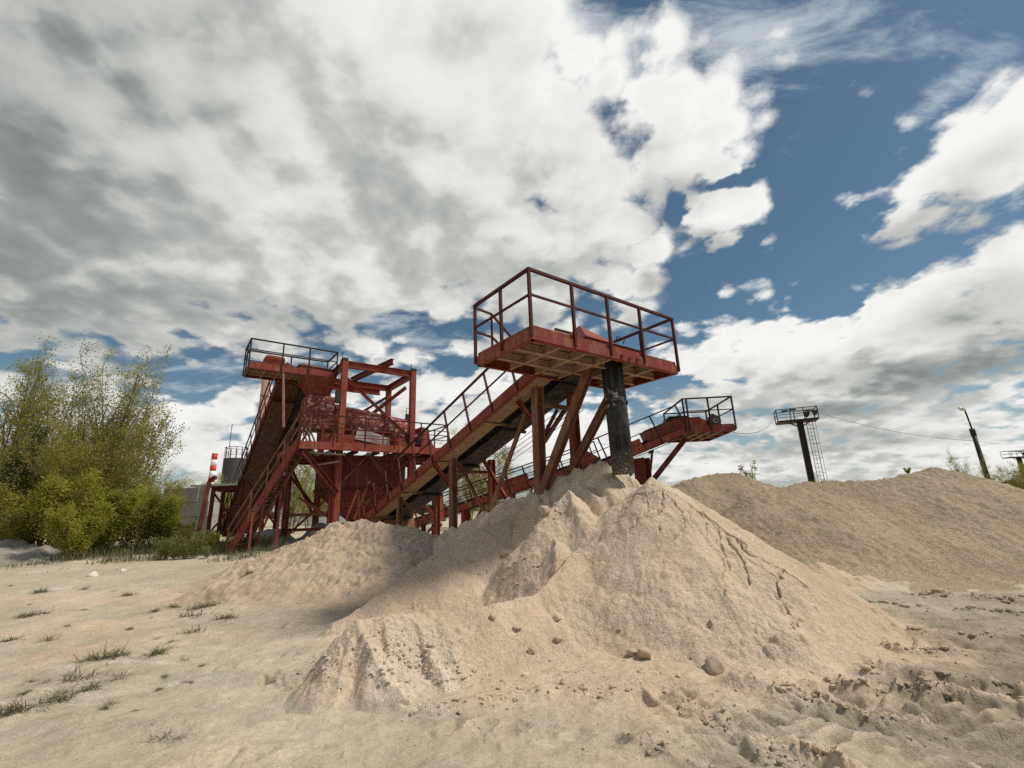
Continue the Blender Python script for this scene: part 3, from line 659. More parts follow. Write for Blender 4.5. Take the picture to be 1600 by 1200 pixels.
heap('grey_sand_pile', 'small grey sand heap between the plant legs left of the mound crest', (-12, -4.5, 16, 24), 0.06, [(PP((470, 832, 20.4), (497, 815, 20.6), (520, 822, 20.6)), .70)], M['greysand'], mound_detail, .06, .08, group='grey sand heaps under the screening plant')
heap('rubble_heap', 'low grey rubble heap with white stones at the left edge under the trees', (-26, -13, 13, 24), 0.07, [(PP((-60, 850, 19.0), (20, 842, 18.5), (60, 850, 18.5), (95, 862, 18.5)), .42)], M['greysand'], lambda x, y, h: mound_detail(x, y, h) + .10 * clods(x, y, .28, 371, .45), .12, .12, cat='rubble heap')

# ------------------------------------------------------------------ steelwork
U = np.array([0.8, 0.6, 0.0]); W = np.array([-0.6, 0.8, 0.0]); ZUP = np.array([0, 0, 1.0])
def railing(root, base, up, h, posts, mat, r=0.05, mid=True, drop=0.18, name='handrail'):
    """rails along a floor line with posts; the posts are pieces of the rail"""
    up = np.asarray(up, float); mb = MB()
    for a, b in zip(base[:-1], base[1:]):
        a, b = np.asarray(a, float), np.asarray(b, float)
        d = nrm(b - a) * r / 2
        mb.bar(a + up * h - d, b + up * h + d, r * 1.15, r, up)
        if mid: mb.bar(a + up * h * .53, b + up * h * .53, r * .7, r * .7, up)
    o = mb.build(name, mat, root)
    for p in posts:
        p = np.asarray(p, float)
        MB().bar(p - up * drop, p + up * (h - r * .5), r, r, U).build('post', mat, o)
    return o
def along(a, b, n0, n1, n):
    a, b = np.asarray(a, float), np.asarray(b, float); return [a + (b - a) * t for t in np.linspace(n0, n1, n)]

def platform(root, f, lx, ly, z0, z1, rh, posts, mred, mrail, munder, name='platform_frame', njoist=5, rail_r=.052, two_tone=True, gap=None):
    """head platform: channel fascia on four sides, deck plate, joists seen from below, rail all round"""
    t = 0.012; mb = MB()
    hz = (z1 - z0) / 2; zc = z0 + hz; up = ZUP; h = z1 - z0
    def side(a, b, inward):
        d = nrm(b - a)
        mb.chan(a + up * 0, b, 0.075, h * .72, up, .012, 1)
    c = [f(0, 0, z0 + h * .36), f(lx, 0, z0 + h * .36), f(lx, ly, z0 + h * .36), f(0, ly, z0 + h * .36)]
    # channels with their web outside, flange inward
    mb.chan(c[0], c[1], -0.075, h * .72, up, .012); mb.chan(c[1] , c[2], -0.075, h * .72, up, .012)
    mb.chan(c[2], c[3], -0.075, h * .72, up, .012); mb.chan(c[3], c[0], -0.075, h * .72, up, .012)
    fr = mb.build(name, mred, root)
    tb = MB(); e = 0.016
    f_ = f
    f.box(tb, e, lx - e, e, e + .008, z0 + h * .74, z1); f.box(tb, e, lx - e, ly - e - .008, ly - e, z0 + h * .74, z1)
    f.box(tb, e, e + .008, e + .01, ly - e - .01, z0 + h * .74, z1); f.box(tb, lx - e - .008, lx - e, e + .01, ly - e - .01, z0 + h * .74, z1)
    tb.build('toe_board', mred, root)
    dk = MB(); f.box(dk, .03, lx - .03, .03, ly - .03, z0 + h * .70, z0 + h * .73); dk.build('deck_plate', munder, root)
    j = MB()
    for x in np.linspace(0.08, lx - .08, njoist + 2)[1:-1]:
        j.ibeam(f(x, .09, z0 + h * .34), f(x, ly - .09, z0 + h * .34), .07, h * .55, up, .012)
    for y in (ly * .33, ly * .67):
        j.ibeam(f(.09, y, z0 + h * .30), f(lx - .09, y, z0 + h * .30), .085, h * .52, up, .014)
    j.build('deck_joists', munder, root)
    k = 0.02
    pts = [f(-k, -k, z1), f(lx + k, -k, z1), f(lx + k, ly + k, z1), f(-k, ly + k, z1)]
    ps = [f(*p[:2], z1) for p in posts]
    seq = [pts[3], pts[0], pts[1], pts[2]] + ([pts[3]] if gap is None else [])
    railing(root, seq, up, rh, ps, mrail, rail_r, True, h * .8)
    return fr
def hood(root, f, x0, x1, y0, y1, z0, zs, zt, xr, mat, roofmat=None, name='drive_hood'):
    """sheet-metal cover with a pitched top; ridge at xr"""
    prof = [(x0, z0), (x1, z0), (x1, zs * .62 + z0 * .38), (xr + .42 * (x1 - xr) * .3, zt), (xr, zt), (x0, zs)]
    mb = MB(); b = 0; n = len(prof)
    for y in (y0, y1):
        for x, z in prof: mb.V.append(f(x, y, z))
    for i in range(n):
        j = (i + 1) % n; mb.F.append((i, j, n + j, n + i)); mb.S.append(False)
    mb.F.append(tuple(range(n))[::-1]); mb.S.append(False); mb.F.append(tuple(n + i for i in range(n))); mb.S.append(False)
    o = mb.build(name, mat, root)
    if roofmat:
        rb = MB(); e = .012
        rb.bar(f(x0 - .04, (y0 + y1) / 2, zs + e), f(xr, (y0 + y1) / 2, zt + e), (y1 - y0) + .06, .012, nrm(np.cross(f.x * (xr - x0) + ZUP * (zt - zs), f.y)))
        rb.build('cover_sheet', roofmat, o)
    hd = MB(); cx = xr + .3 * (x1 - xr); zc = zt - .25 * (zt - zs)
    hd.tube([f(cx, (y0 + y1) / 2, zc - .02), f(cx, (y0 + y1) / 2, zc + .08), f(cx + .14, (y0 + y1) / 2, zc + .04), f(cx + .14, (y0 + y1) / 2, zc - .08)], .009, 5)
    hd.build('handle', mat, o)
    return o
def motor(root, p, axis, r, L, mat, name='drive_motor'):
    p = np.asarray(p, float); a = nrm(axis); mb = MB()
    mb.cyl(p - a * L / 2, p + a * L * .42, r, n=16); mb.cyl(p + a * L * .42, p + a * L / 2, r * 1.06, r * .8, n=16)
    mb.cyl(p - a * L * .75, p - a * L / 2, r * .25, n=8)
    for k in range(8):
        t = k * math.pi / 4; q = nrm(np.cross(a, ZUP)); o2 = (math.cos(t) * q + math.sin(t) * np.cross(a, q)) * r
        mb.bar(p - a * L * .4 + o2, p + a * L * .35 + o2, .02, .04, o2)
    mb.bar(p - a * L * .4 - ZUP * r, p + a * L * .4 - ZUP * r, r * 1.7, .04)
    o = mb.build(name, mat, root)
    MB().bar(p + ZUP * r - a * .06, p + ZUP * (r + .07) - a * .06, .12, .12, a).build('terminal_box', mat, o)
    return o
def conveyor(root, lo, hi, width, mats, s_ext=0.0, walk=0.6, belt=0.66, bh=0.26, rail=1.0, npost=9, rails=('l',), enclose=False, roller_step=1.15, p0=.05, p1=.97, across=None):
    lo, hi = np.asarray(lo, float), np.asarray(hi, float); d = nrm(hi - lo)
    a = -nrm(np.cross(d, ZUP)) if across is None else across
    n = np.cross(a, d); n = n if n[2] > 0 else -n; L = np.linalg.norm(hi - lo) + s_ext
    f = Fr(lo, d, a, n)
    for y, fl in ((0, -1), (width, 1)):
        MB().chan(f(0, y, 0), f(L, y, 0), .085 * fl, bh, n, .014).build('side_beam', mats['beam'], root)
    w = MB(); f.box(w, .05, L - .05, .02, walk, -bh * .30, -bh * .22)
    for s in np.arange(.6, L - .2, 2.4): w.chan(f(s, .03, -bh * .34), f(s, width - .03, -bh * .34), .06, .06, n, .01)
    w.build('walkway', mats['under'], root)
    b0, b1 = width - belt - .14, width - .14; bm = (b0 + b1) / 2
    bt = MB()
    f.box(bt, 0, L, b0 + belt * .28, b1 - belt * .28, .10, .122)
    for y0_, y1_, z0_, z1_ in ((b0, b0 + belt * .28, .24, .10), (b1 - belt * .28, b1, .10, .24)):
        bt.hexa([f(0, y0_, z0_), f(L, y0_, z0_), f(L, y1_, z1_), f(0, y1_, z1_), f(0, y0_, z0_ + .02), f(L, y0_, z0_ + .02), f(L, y1_, z1_ + .02), f(0, y1_, z1_ + .02)])
    bt.build('carrying_belt', mats['belt'], root)
    rb = MB(); f.box(rb, 0, L, b0, b1, -.19, -.172); rb.build('return_belt', mats['belt'], root)
    for s in np.arange(.5, L - .3, roller_step):
        st = MB(); st.bar(f(s, b0 - .05, .02), f(s, b1 + .05, .02), .06, .06, n)
        st.bar(f(s, b0 - .05, .02), f(s, b0 - .05, .22), .05, .05, d); st.bar(f(s, b1 + .05, .02), f(s, b1 + .05, .22), .05, .05, d)
        st.build('idler_frame', mats['dark'], root)
    for s in np.arange(.9, L - .3, roller_step * 2):
        MB().cyl(f(s, b0 - .06, -.235), f(s, b1 + .06, -.235), .045, n=10).build('return_roller', mats['dark'], root)
    if enclose:
        e = MB(); f.box(e, .1, L - .1, .05, width - .05, -bh * .5 - .02, -bh * .5 + .0); e.build('underside_sheet', mats['under'], root)
    for sd in rails:
        y = -.03 if sd == 'l' else width + .03
        A, B = f(L * p0, y, 0), f(L * p1, y, 0)
        railing(root, [A, B], n, rail, along(A, B, 0, 1, npost), mats['rail'], .045, True, bh * .5)
    return f, L

# ---- near belt conveyor with its head platform and black discharge chute
def near_conveyor():
    F0 = np.array([0.37, 7.31, 0.0]); f = Fr(F0, U, W); Z0, Z1 = 4.47, 4.75
    root = thing('belt_conveyor', 'nearest rusty red belt conveyor with large railed head platform and thick black chute', 'conveyor', (0.4, 10.6, 0.4), 'red belt conveyors')
    lx, ly = 4.20, 1.76
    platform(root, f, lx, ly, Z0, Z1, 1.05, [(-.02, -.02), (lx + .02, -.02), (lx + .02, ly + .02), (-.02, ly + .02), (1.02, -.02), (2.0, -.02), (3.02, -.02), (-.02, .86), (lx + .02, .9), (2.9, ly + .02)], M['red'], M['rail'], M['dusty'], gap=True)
    # back rail beside the opening where the walkway comes up, and its sloping stair rail
    rb = MB()
    rb.bar(f(2.2, ly + .02, Z1 + 1.0), f(lx, ly + .02, Z1 + 1.0), .055, .05); rb.bar(f(2.2, ly + .02, Z1 + .53), f(lx, ly + .02, Z1 + .53), .035)
    rb.build('back_rail', M['rail'], root); rb = MB()
    for zt, z2 in ((1.03, .28), (.5, -.1)):
        rb.bar(f(0, ly + .02, Z1 + zt - .03), f(.42, ly + .06, Z1 + zt - .05), .04); rb.bar(f(.42, ly + .06, Z1 + zt - .05), f(1.25, ly + .06, Z1 + z2), .04)
    rb.bar(f(.42, ly + .06, Z1 - .1), f(.42, ly + .06, Z1 + .95), .045); rb.bar(f(.9, ly + .06, Z1 - .1), f(.9, ly + .06, Z1 + .56), .045)
    rb.build('stair_rail', M['rail'], root)
    # upper plate strip on the front fascia with bolts
    for x in (2.30, 2.55, 2.78):
        bp = MB(); bp.cyl(f(x, -.004, Z0 + .10), f(x, -.06, Z0 + .10), .035, n=6); bp.bar(f(x - .05, -.05, Z0 + .075), f(x + .05, -.05, Z0 + .075), .02)
        bp.build('anchor_bolt', M['reddk'], root)
    hb = MB(); f.box(hb, 1.72, 3.45, .34, 1.34, Z0 + .22, Z1 + .22); hc = hb.build('drive_hood', M['red'], root)
    gr = MB(); gr.hexa([f(1.66, .30, Z1 + .22), f(3.50, .30, Z1 + .22), f(3.50, 1.38, Z1 + .22), f(1.66, 1.38, Z1 + .22), f(2.02, .80, Z1 + .70), f(3.2, .80, Z1 + .50), f(3.2, .86, Z1 + .50), f(2.02, .86, Z1 + .70)]); gr.build('hood_roof', M['redbr'], hc)
    hn = MB(); hn.tube([f(2.85, .55, Z1 + .42), f(2.85, .5, Z1 + .52), f(3.1, .5, Z1 + .50), f(3.1, .55, Z1 + .40)], .011, 5); hn.build('handle', M['rail'], hc)
    motor(root, f(.62, .72, Z1 + .10), W, .15, .42, M['motor'])
    lo = np.array([-5.57, 17.0, 1.43]); hi = np.array([.30, 9.85, 4.50])
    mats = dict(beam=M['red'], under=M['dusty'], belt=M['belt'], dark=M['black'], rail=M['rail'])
    c, L = conveyor(root, lo, hi, 1.55, mats, s_ext=.75, npost=10, p0=.03, p1=.90)
    # cables strung under the right side
    cb = MB()
    for k in range(4): cb.cyl(c(.3, 1.72, -.18 - .13 * k), c(L - .8, 1.72, -.18 - .13 * k), .008, n=5)
    cb.build('cables', M['brown'], root)
    # trestles
    def leg(p, q, w=.19, mat=M['red']): MB().ibeam(p, q, w, w, U, .022).build('support_leg', mat, root)
    def brace(p, q, w=.11, h=None, mat=M['brown']): MB().chan(p, q, w * .6, h or w, ZUP + .01 * U, .014).build('brace', mat, root)
    l1 = at(839, 600, 10.25); l1b = at(843, 752, 10.35); leg(l1, l1b - ZUP * .9, .21, M['brown'])
    l2 = l1 + 1.10 * U; leg(l2 + ZUP * .05, l2 - ZUP * 3.0, .2)
    brace(at(843, 632, 10.25), l2 + ZUP * (at(843, 632, 10.25)[2] - l2[2]), .10)
    brace(at(803, 616, 10.75), at(843, 668, 10.22), .12, mat=M['red'])
    brace(at(822, 640, 10.75), at(762, 792, 11.6) - ZUP * .2, .10)
    MB().ibeam(at(846, 748, 10.2) - ZUP * .3, atz(921, 577, 4.5), .17, .17, U, .02).build('strut', M['brown'], root)
    MB().ibeam(at(880, 738, 10.9) - ZUP * .3, atz(967, 592, 4.5), .16, .16, U, .02).build('strut', M['brown'], root)
    brace(at(884, 640, 11.0), at(852, 690, 10.3), .10); brace(at(872, 640, 10.9), at(846, 690, 10.3), .08)
    t1 = at(708, 716, 12.45); leg(t1, t1 - ZUP * 2.6, .17, M['brown'])
    t2 = t1 + 1.25 * U; leg(t2, t2 - ZUP * 2.6, .17)
    zt = at(709, 737, 12.45)[2] - t1[2]
    brace(t1 + ZUP * zt, t2 + ZUP * zt, .09)
    brace(at(679, 724, 13.0), at(711, 766, 12.4), .12, mat=M['red'])
    brace(at(716, 722, 12.5), at(756, 790, 13.2) - ZUP * .2, .09); brace(at(757, 719, 13.1), at(792, 778, 12.2), .10, mat=M['red'])
    t3 = at(625, 776, 14.6); leg(t3, t3 - ZUP * 1.6, .15, M['brown']); leg(t3 + 1.3 * U, t3 + 1.3 * U - ZUP * 1.6, .15); brace(t3 - ZUP * .1, t3 + 1.3 * U - ZUP * .9, .09)
    # take-up frame near the middle
    tk = MB(); tk.bar(c(5.3, .75, -.36), c(5.3, 1.75, -.36), .09, .07); tk.bar(c(5.3, 1.65, -.3), c(5.3, 1.65, .1), .07); tk.bar(c(5.3, .8, -.3), c(5.3, .8, .0), .07); tk.build('crossbar', M['dusty'], root)
    # tail end: pulley and dark guard
    tl = MB(); tl.cyl(c(.1, .6, -.05), c(.1, 1.5, -.05), .24, n=16); tl.build('tail_pulley', M['black'], root)
    tg = MB(); c.box(tg, -.35, .8, .55, 1.65, -.65, -.22); tg.build('tail_guard', M['brown'], root)
    # discharge chute: a dark pipe with a ragged clamp band
    pt = np.array([2.16, 9.38, 4.62]); pbm = np.array([2.20, 9.42, at(962, 732, 9.4)[2] - .12])
    MB().cyl(pt, pbm, .228, .222, n=32).build('discharge_chute', M['pipe'], root)
    ax = nrm(pbm - pt); bd = MB()
    for s, hh, rr in ((.86, .035, .242), (.72, .02, .236)): bd.cyl(pt + ax * s, pt + ax * (s + hh), rr, n=32)
    for k in range(7):
        t = k * .9 + .3; o2 = np.array([math.cos(t), math.sin(t), 0]) * .244; bd.bar(pt + ax * .84 + o2, pt + ax * .91 + o2, .03, .03, o2)
    bd.build('clamp_band', M['black'], root)
    wr = MB(); pts = []
    for i in range(15):
        t = -2.4 + i * .12; s = .55 + .34 * (i / 14) ** .6 + .05 * math.sin(i * 1.7); pts.append(pt + ax * s + np.array([math.cos(t), math.sin(t), 0]) * .236)
    wr.tube(pts, .007, 5); wr.build('wire', M['pale'], root)
near_conveyor()

# ---- screening plant: deck, portal frame, peeling drum, hopper, stairway
def screening_plant():
    f = Fr((-8.54, 18.0, 0), U, W); LX, LY = 6.65, 4.6; Z0, Z1 = 4.28, 4.60
    root = thing('screening_plant', 'red steel screening plant with peeling drum, portal frame and dark hopper beneath', 'screening plant', (-6.2, 21.2, 0.3))
    fas = MB()
    for a, b in ((f(0, 0, (Z0 + Z1) / 2), f(LX, 0, (Z0 + Z1) / 2)), (f(LX, 0, (Z0 + Z1) / 2), f(LX, LY, (Z0 + Z1) / 2)), (f(LX, LY, (Z0 + Z1) / 2), f(0, LY, (Z0 + Z1) / 2)), (f(0, LY, (Z0 + Z1) / 2), f(0, 0, (Z0 + Z1) / 2))):
        fas.chan(a, b, -.09, Z1 - Z0, ZUP, .015)
    fas.build('deck_frame', M['redbr'], root)
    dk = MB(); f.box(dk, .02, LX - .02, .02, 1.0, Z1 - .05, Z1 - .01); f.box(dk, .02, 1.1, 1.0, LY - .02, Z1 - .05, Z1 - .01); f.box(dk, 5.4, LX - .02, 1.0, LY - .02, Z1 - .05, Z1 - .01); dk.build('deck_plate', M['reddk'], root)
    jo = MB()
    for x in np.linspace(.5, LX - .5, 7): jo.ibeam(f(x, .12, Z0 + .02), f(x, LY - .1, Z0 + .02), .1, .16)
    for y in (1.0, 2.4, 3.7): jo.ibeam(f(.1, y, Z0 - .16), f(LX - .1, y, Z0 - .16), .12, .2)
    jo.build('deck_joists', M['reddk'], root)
    bo = MB()
    for k, (x, y0, y1, z) in enumerate(((.55, .2, 2.6, -.05), (.85, .3, 3.0, -.12), (1.2, .1, 2.0, -.08), (2.9, .2, 1.2, -.03), (4.4, .2, 1.3, -.04))): bo.bar(f(x, y0, Z0 + z), f(x + .25, y1, Z0 + z - .04), .2, .05)
    bo.bar(f(.3, .25, Z0 - .1), f(1.9, .3, Z0 - .14), .16, .07); bo.bar(f(.6, .6, Z0 - .62), f(1.75, .5, Z0 - .40), .16, .06)
    bo.build('loose_boards', M['wood'], root)
    # portal frame
    XA, XB, YA, YB, ZT = 1.80, 5.13, .80, 3.95, 8.47
    for x, y in ((XA, YA), (XB, YA), (XA, YB), (XB, YB)):
        MB().bar(f(x, y, .1), f(x, y, ZT), .25, .25, U).build('column', M['redbr'] if y < 2 else M['red'], root)
    bm = [(f(XA + .13, YA, ZT - .16), f(XB - .13, YA, ZT - .16)), (f(XA, YA + .13, ZT - .16), f(XA, YB - .13, ZT - .16)), (f(XB, YA + .13, ZT - .16), f(XB, YB - .13, ZT - .16)), (f(XA + .13, YB, ZT - .16), f(XB - .13, YB, ZT - .16)), (f(XA - 1.0, YB - .3, ZT - .52), f(XB - .6, YB - .3, ZT - .52))]
    for a, b in bm: MB().ibeam(a, b, .22, .30).build('top_beam', M['redbr'], root)
    MB().ibeam(f(3.85, YA - .55, ZT + .16), f(3.2, YB + .5, ZT + .16), .18, .26).build('hoist_beam', M['reddk'], root)
    hk = MB(); hk.cyl(f(3.25, YB + .3, ZT), f(3.25, YB + .3, ZT - .55), .02, n=6); hk.bar(f(3.25, YB + .3, ZT - .25), f(3.25, YB + .3, ZT - .5), .22, .18, U); hk.build('hoist_trolley', M['black'], root)
    ch = MB(); ch.cyl(f(XA - .25, YA - .1, ZT - .1), f(XA - .25, YA - .1, 6.0), .014, n=5); ch.bar(f(XA - .25, YA - .1, 7.0), f(XA - .25, YA - .1, 6.45), .2, .2, U); ch.cyl(f(XA - .25, YA - .1, 6.25), f(XA - .25, YA - .1, 6.1), .06, n=8); ch.build('chain_hoist', M['black'], root)
    for x, y in ((XA - .02, YA), (XB + .02, YA)): cp = MB(); cp.bar(f(x, y - .14, ZT + .05), f(x, y + .25, ZT + .05), .24, .12); cp.cyl(f(x - .12, y, ZT + .1), f(x - .12, y, ZT + .36), .02, n=6); cp.build('beam_end', M['black'], root)
    def diag(a, b, w=.11, m=M['red']): MB().chan(a, b, w * .6, w, ZUP + .01 * U, .014).build('brace', m, root)
    diag(f(XA + .1, YA + .15, ZT - .75), f(XB - .15, YA + .15, 5.2), .13, M['redbr'])
    diag(f(XA + .2, YB, 5.6), f(XB - .15, YB, ZT - .7), .13, M['redbr']); diag(f(XA, YA + .3, 5.5), f(XA, YB - .3, ZT - .6), .10)
    diag(f(XB - .2, YA + .4, ZT - .75), f(XA + 1.4, YB - .3, 5.9), .16, M['redbr'])
    la = MB(); la.tube([f(XB - .32, YA - .05, 5.95), f(XB - .32, YA - .05, 6.55), f(XB - .16, YA - .05, 6.55)], .015, 5); la.bar(f(XB - .28, YA - .05, 5.95), f(XB - .28, YA - .05, 6.25), .12, .14, U); la.build('switch_box', M['black'], root)
    # drum of the trommel, peeling paint
    c0, c1 = f(1.75, 2.35, 6.02), f(5.55, 2.35, 5.55); da = nrm(c1 - c0); R0 = .74
    dr = MB(); dr.cyl(c0, c1, R0, n=40); drum = dr.build('drum', M['peel'], root)
    for s, rr, w in ((.25, .80, .10), (1.55, .79, .06), (2.35, .84, .14), (3.6, .80, .10)):
        MB().cyl(c0 + da * s, c0 + da * (s + w), rr, n=40).build('tyre_ring', M['peel'], drum)
    fb = MB(); f.box(fb, .55, 1.72, 1.75, 3.0, 5.45, 6.95); fb.build('feed_box', M['peel'], root)
    fc = MB(); fc.hexa([f(.75, 1.9, 6.95), f(1.5, 1.9, 6.95), f(1.5, 2.7, 6.95), f(.75, 2.7, 6.95), f(.25, 1.3, 7.75), f(1.6, 1.3, 7.75), f(1.6, 2.9, 7.75), f(.25, 2.9, 7.75)]); fc.build('feed_chute', M['red'], root)
    sk = MB(); f.box(sk, 1.0, 6.1, 1.45, 1.52, Z1, 5.22); sk.build('skirt_plate', M['redbr'], root)
    wp = MB(); wp.hexa([f(2.6, 1.40, 5.02), f(4.3, 1.40, 4.74), f(4.3, 1.43, 4.74), f(2.6, 1.43, 5.02), f(2.75, 1.36, 5.55), f(4.25, 1.36, 5.14), f(4.25, 1.39, 5.14), f(2.75, 1.39, 5.55)]); wp.build('splash_plate', M['whitepaint'], root)
    rk = MB()
    for k in range(3): rk.bar(f(.65 + .16 * k, 1.3, Z1), f(.35 + .16 * k, 1.6, 5.4), .07, .05)
    rk.build('leaning_bars', M['dusty'], root)
    ep = MB(); ep.hexa([f(5.75, 1.1, Z1), f(6.60, 1.1, Z1), f(6.60, 3.4, Z1), f(5.75, 3.4, Z1), f(5.75, 1.1, 5.75), f(5.95, 1.1, 5.75), f(5.95, 3.4, 5.75), f(5.75, 3.4, 5.75)]); ep.build('end_housing', M['redbr'], root)
    motor(root, f(5.35, .95, 5.12), U, .26, .7, M['motor'])
    # rails round the deck
    pf = [f(x, .0, Z1) for x in (0, 1.30, 2.62, 3.95, 5.25, LX)]
    o = railing(root, [f(0, LY * .3, Z1), f(0, 0, Z1), f(LX, 0, Z1), f(LX, LY * .6, Z1)], ZUP, 1.12, pf + [f(0, LY * .3, Z1), f(LX, LY * .3, Z1), f(LX, LY * .6, Z1)], M['rail'], .05)
    ex = MB()
    for zz in (.36, .80): ex.bar(f(0, 0, Z1 + zz), f(LX, 0, Z1 + zz), .03)
    ex.build('lower_rail', M['rail'], o)
    ir = MB(); ir.bar(f(1.1, 1.0, Z1 + .75), f(5.2, 1.0, Z1 + .75), .05); ir.bar(f(1.1, 1.0, Z1 + .4), f(5.2, 1.0, Z1 + .4), .04)
    for x in (1.1, 2.4, 3.8, 5.2): ir.bar(f(x, 1.0, Z1), f(x, 1.0, Z1 + .78), .05, .05, U)
    ir.build('inner_rail', M['red'], root)
    # hopper
    hp = MB(); x0, x1, y0, y1 = 1.55, 5.0, 1.15, 3.5; zt, zm, zb = Z0 - .05, 2.75, 1.35
    hp.hexa([f(x0, y0, zm), f(x1, y0, zm), f(x1, y1, zm), f(x0, y1, zm), f(x0, y0, zt), f(x1, y0, zt), f(x1, y1, zt), f(x0, y1, zt)])
    hp.hexa([f(2.9, 2.0, zb), f(3.5, 2.0, zb), f(3.5, 2.6, zb), f(2.9, 2.6, zb), f(x0 + .01, y0 + .01, zm - .01), f(x1 - .01, y0 + .01, zm - .01), f(x1 - .01, y1 - .01, zm - .01), f(x0 + .01, y1 - .01, zm - .01)])
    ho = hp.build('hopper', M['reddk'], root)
    rb = MB(); rb.chan(f(x0 - .03, y0 - .03, zm), f(x1 + .03, y0 - .03, zm), .07, .1); rb.chan(f(x0 - .03, y1, zm), f(x0 - .03, y0 - .03, zm), .07, .1)
    for x in (2.4, 3.3, 4.2): rb.bar(f(x, y0 - .03, zm), f(x, y0 - .03, zt), .05, .05, U)
    rb.build('stiffeners', M['reddk'], ho)
    # legs and bracing under the deck
    for x, y in ((.12, 3.9), (.15, 2.2), (5.3, 3.0), (6.4, .8)):
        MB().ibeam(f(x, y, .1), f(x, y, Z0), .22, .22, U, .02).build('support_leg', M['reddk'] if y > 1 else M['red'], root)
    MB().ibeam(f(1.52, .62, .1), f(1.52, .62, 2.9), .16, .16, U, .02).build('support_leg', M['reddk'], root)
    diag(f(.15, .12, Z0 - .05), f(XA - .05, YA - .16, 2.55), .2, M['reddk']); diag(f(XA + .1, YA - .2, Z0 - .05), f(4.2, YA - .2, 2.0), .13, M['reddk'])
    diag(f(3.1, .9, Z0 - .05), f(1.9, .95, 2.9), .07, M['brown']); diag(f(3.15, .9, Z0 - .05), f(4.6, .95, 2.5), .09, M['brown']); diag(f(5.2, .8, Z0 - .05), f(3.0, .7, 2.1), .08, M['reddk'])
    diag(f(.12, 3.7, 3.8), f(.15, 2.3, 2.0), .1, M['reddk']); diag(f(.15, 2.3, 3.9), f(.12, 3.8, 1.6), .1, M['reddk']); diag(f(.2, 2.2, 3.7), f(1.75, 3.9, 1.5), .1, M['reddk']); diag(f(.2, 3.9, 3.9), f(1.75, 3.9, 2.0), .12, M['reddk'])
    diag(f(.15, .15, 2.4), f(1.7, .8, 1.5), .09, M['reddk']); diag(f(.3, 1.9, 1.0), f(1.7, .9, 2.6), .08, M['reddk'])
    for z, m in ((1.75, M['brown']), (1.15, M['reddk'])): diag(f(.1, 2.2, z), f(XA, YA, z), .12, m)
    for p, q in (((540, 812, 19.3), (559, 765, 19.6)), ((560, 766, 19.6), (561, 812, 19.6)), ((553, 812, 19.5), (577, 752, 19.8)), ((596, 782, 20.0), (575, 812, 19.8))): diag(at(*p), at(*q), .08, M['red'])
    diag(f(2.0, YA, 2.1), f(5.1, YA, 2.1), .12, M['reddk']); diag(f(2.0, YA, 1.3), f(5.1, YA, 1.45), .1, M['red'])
    # steep stairway down to the ground at the left
    top = np.array([-8.60, 18.02, 4.62]); foot = atz(350, 872, 0.25); d = foot - top; hd = nrm([d[0], d[1], 0]); sw = np.array([-hd[1], hd[0], 0]) * .72
    if sw[1] < 0: sw = -sw
    stw = MB(); so_ = None
    so_ = MB().chan(top, foot, .08, .24, ZUP, .016).build('stairway', M['redbr'], root)
    MB().chan(top + sw, foot + sw, -.08, .22, ZUP, .016).build('stringer', M['brown'], so_)
    tr = MB()
    for t in np.linspace(.05, .95, 17): c = top + d * t; tr.bar(c, c + sw, .20, .03)
    tr.build('treads', M['brown'], so_)
    for off, m in ((0 * sw, M['brown']), (sw, M['brown'])):
        hr = MB(); u1 = ZUP * 1.02
        hr.bar(top + off + u1 + ZUP * .05, foot + off + u1, .055, .055); hr.bar(top + off + u1 * .55, foot + off + u1 * .55, .04, .04)
        for t in (.0, .22, .45, .68, .98): hr.bar(top + d * t + off - ZUP * .1, top + d * t + off + u1, .05, .05, U)
        hr.build('stair_rail', m, so_)
    dg = MB(); dg.bar(top + d * .40 + sw, top + d * .40 + sw - ZUP * 2.4, .08, .08, U); dg.bar(top + d * .62, top + d * .62 - ZUP * 1.5, .08, .08, U); dg.bar(top + d * .45, top + d * .7 + sw - ZUP * .9, .07); dg.build('stair_props', M['red'], so_)
screening_plant()

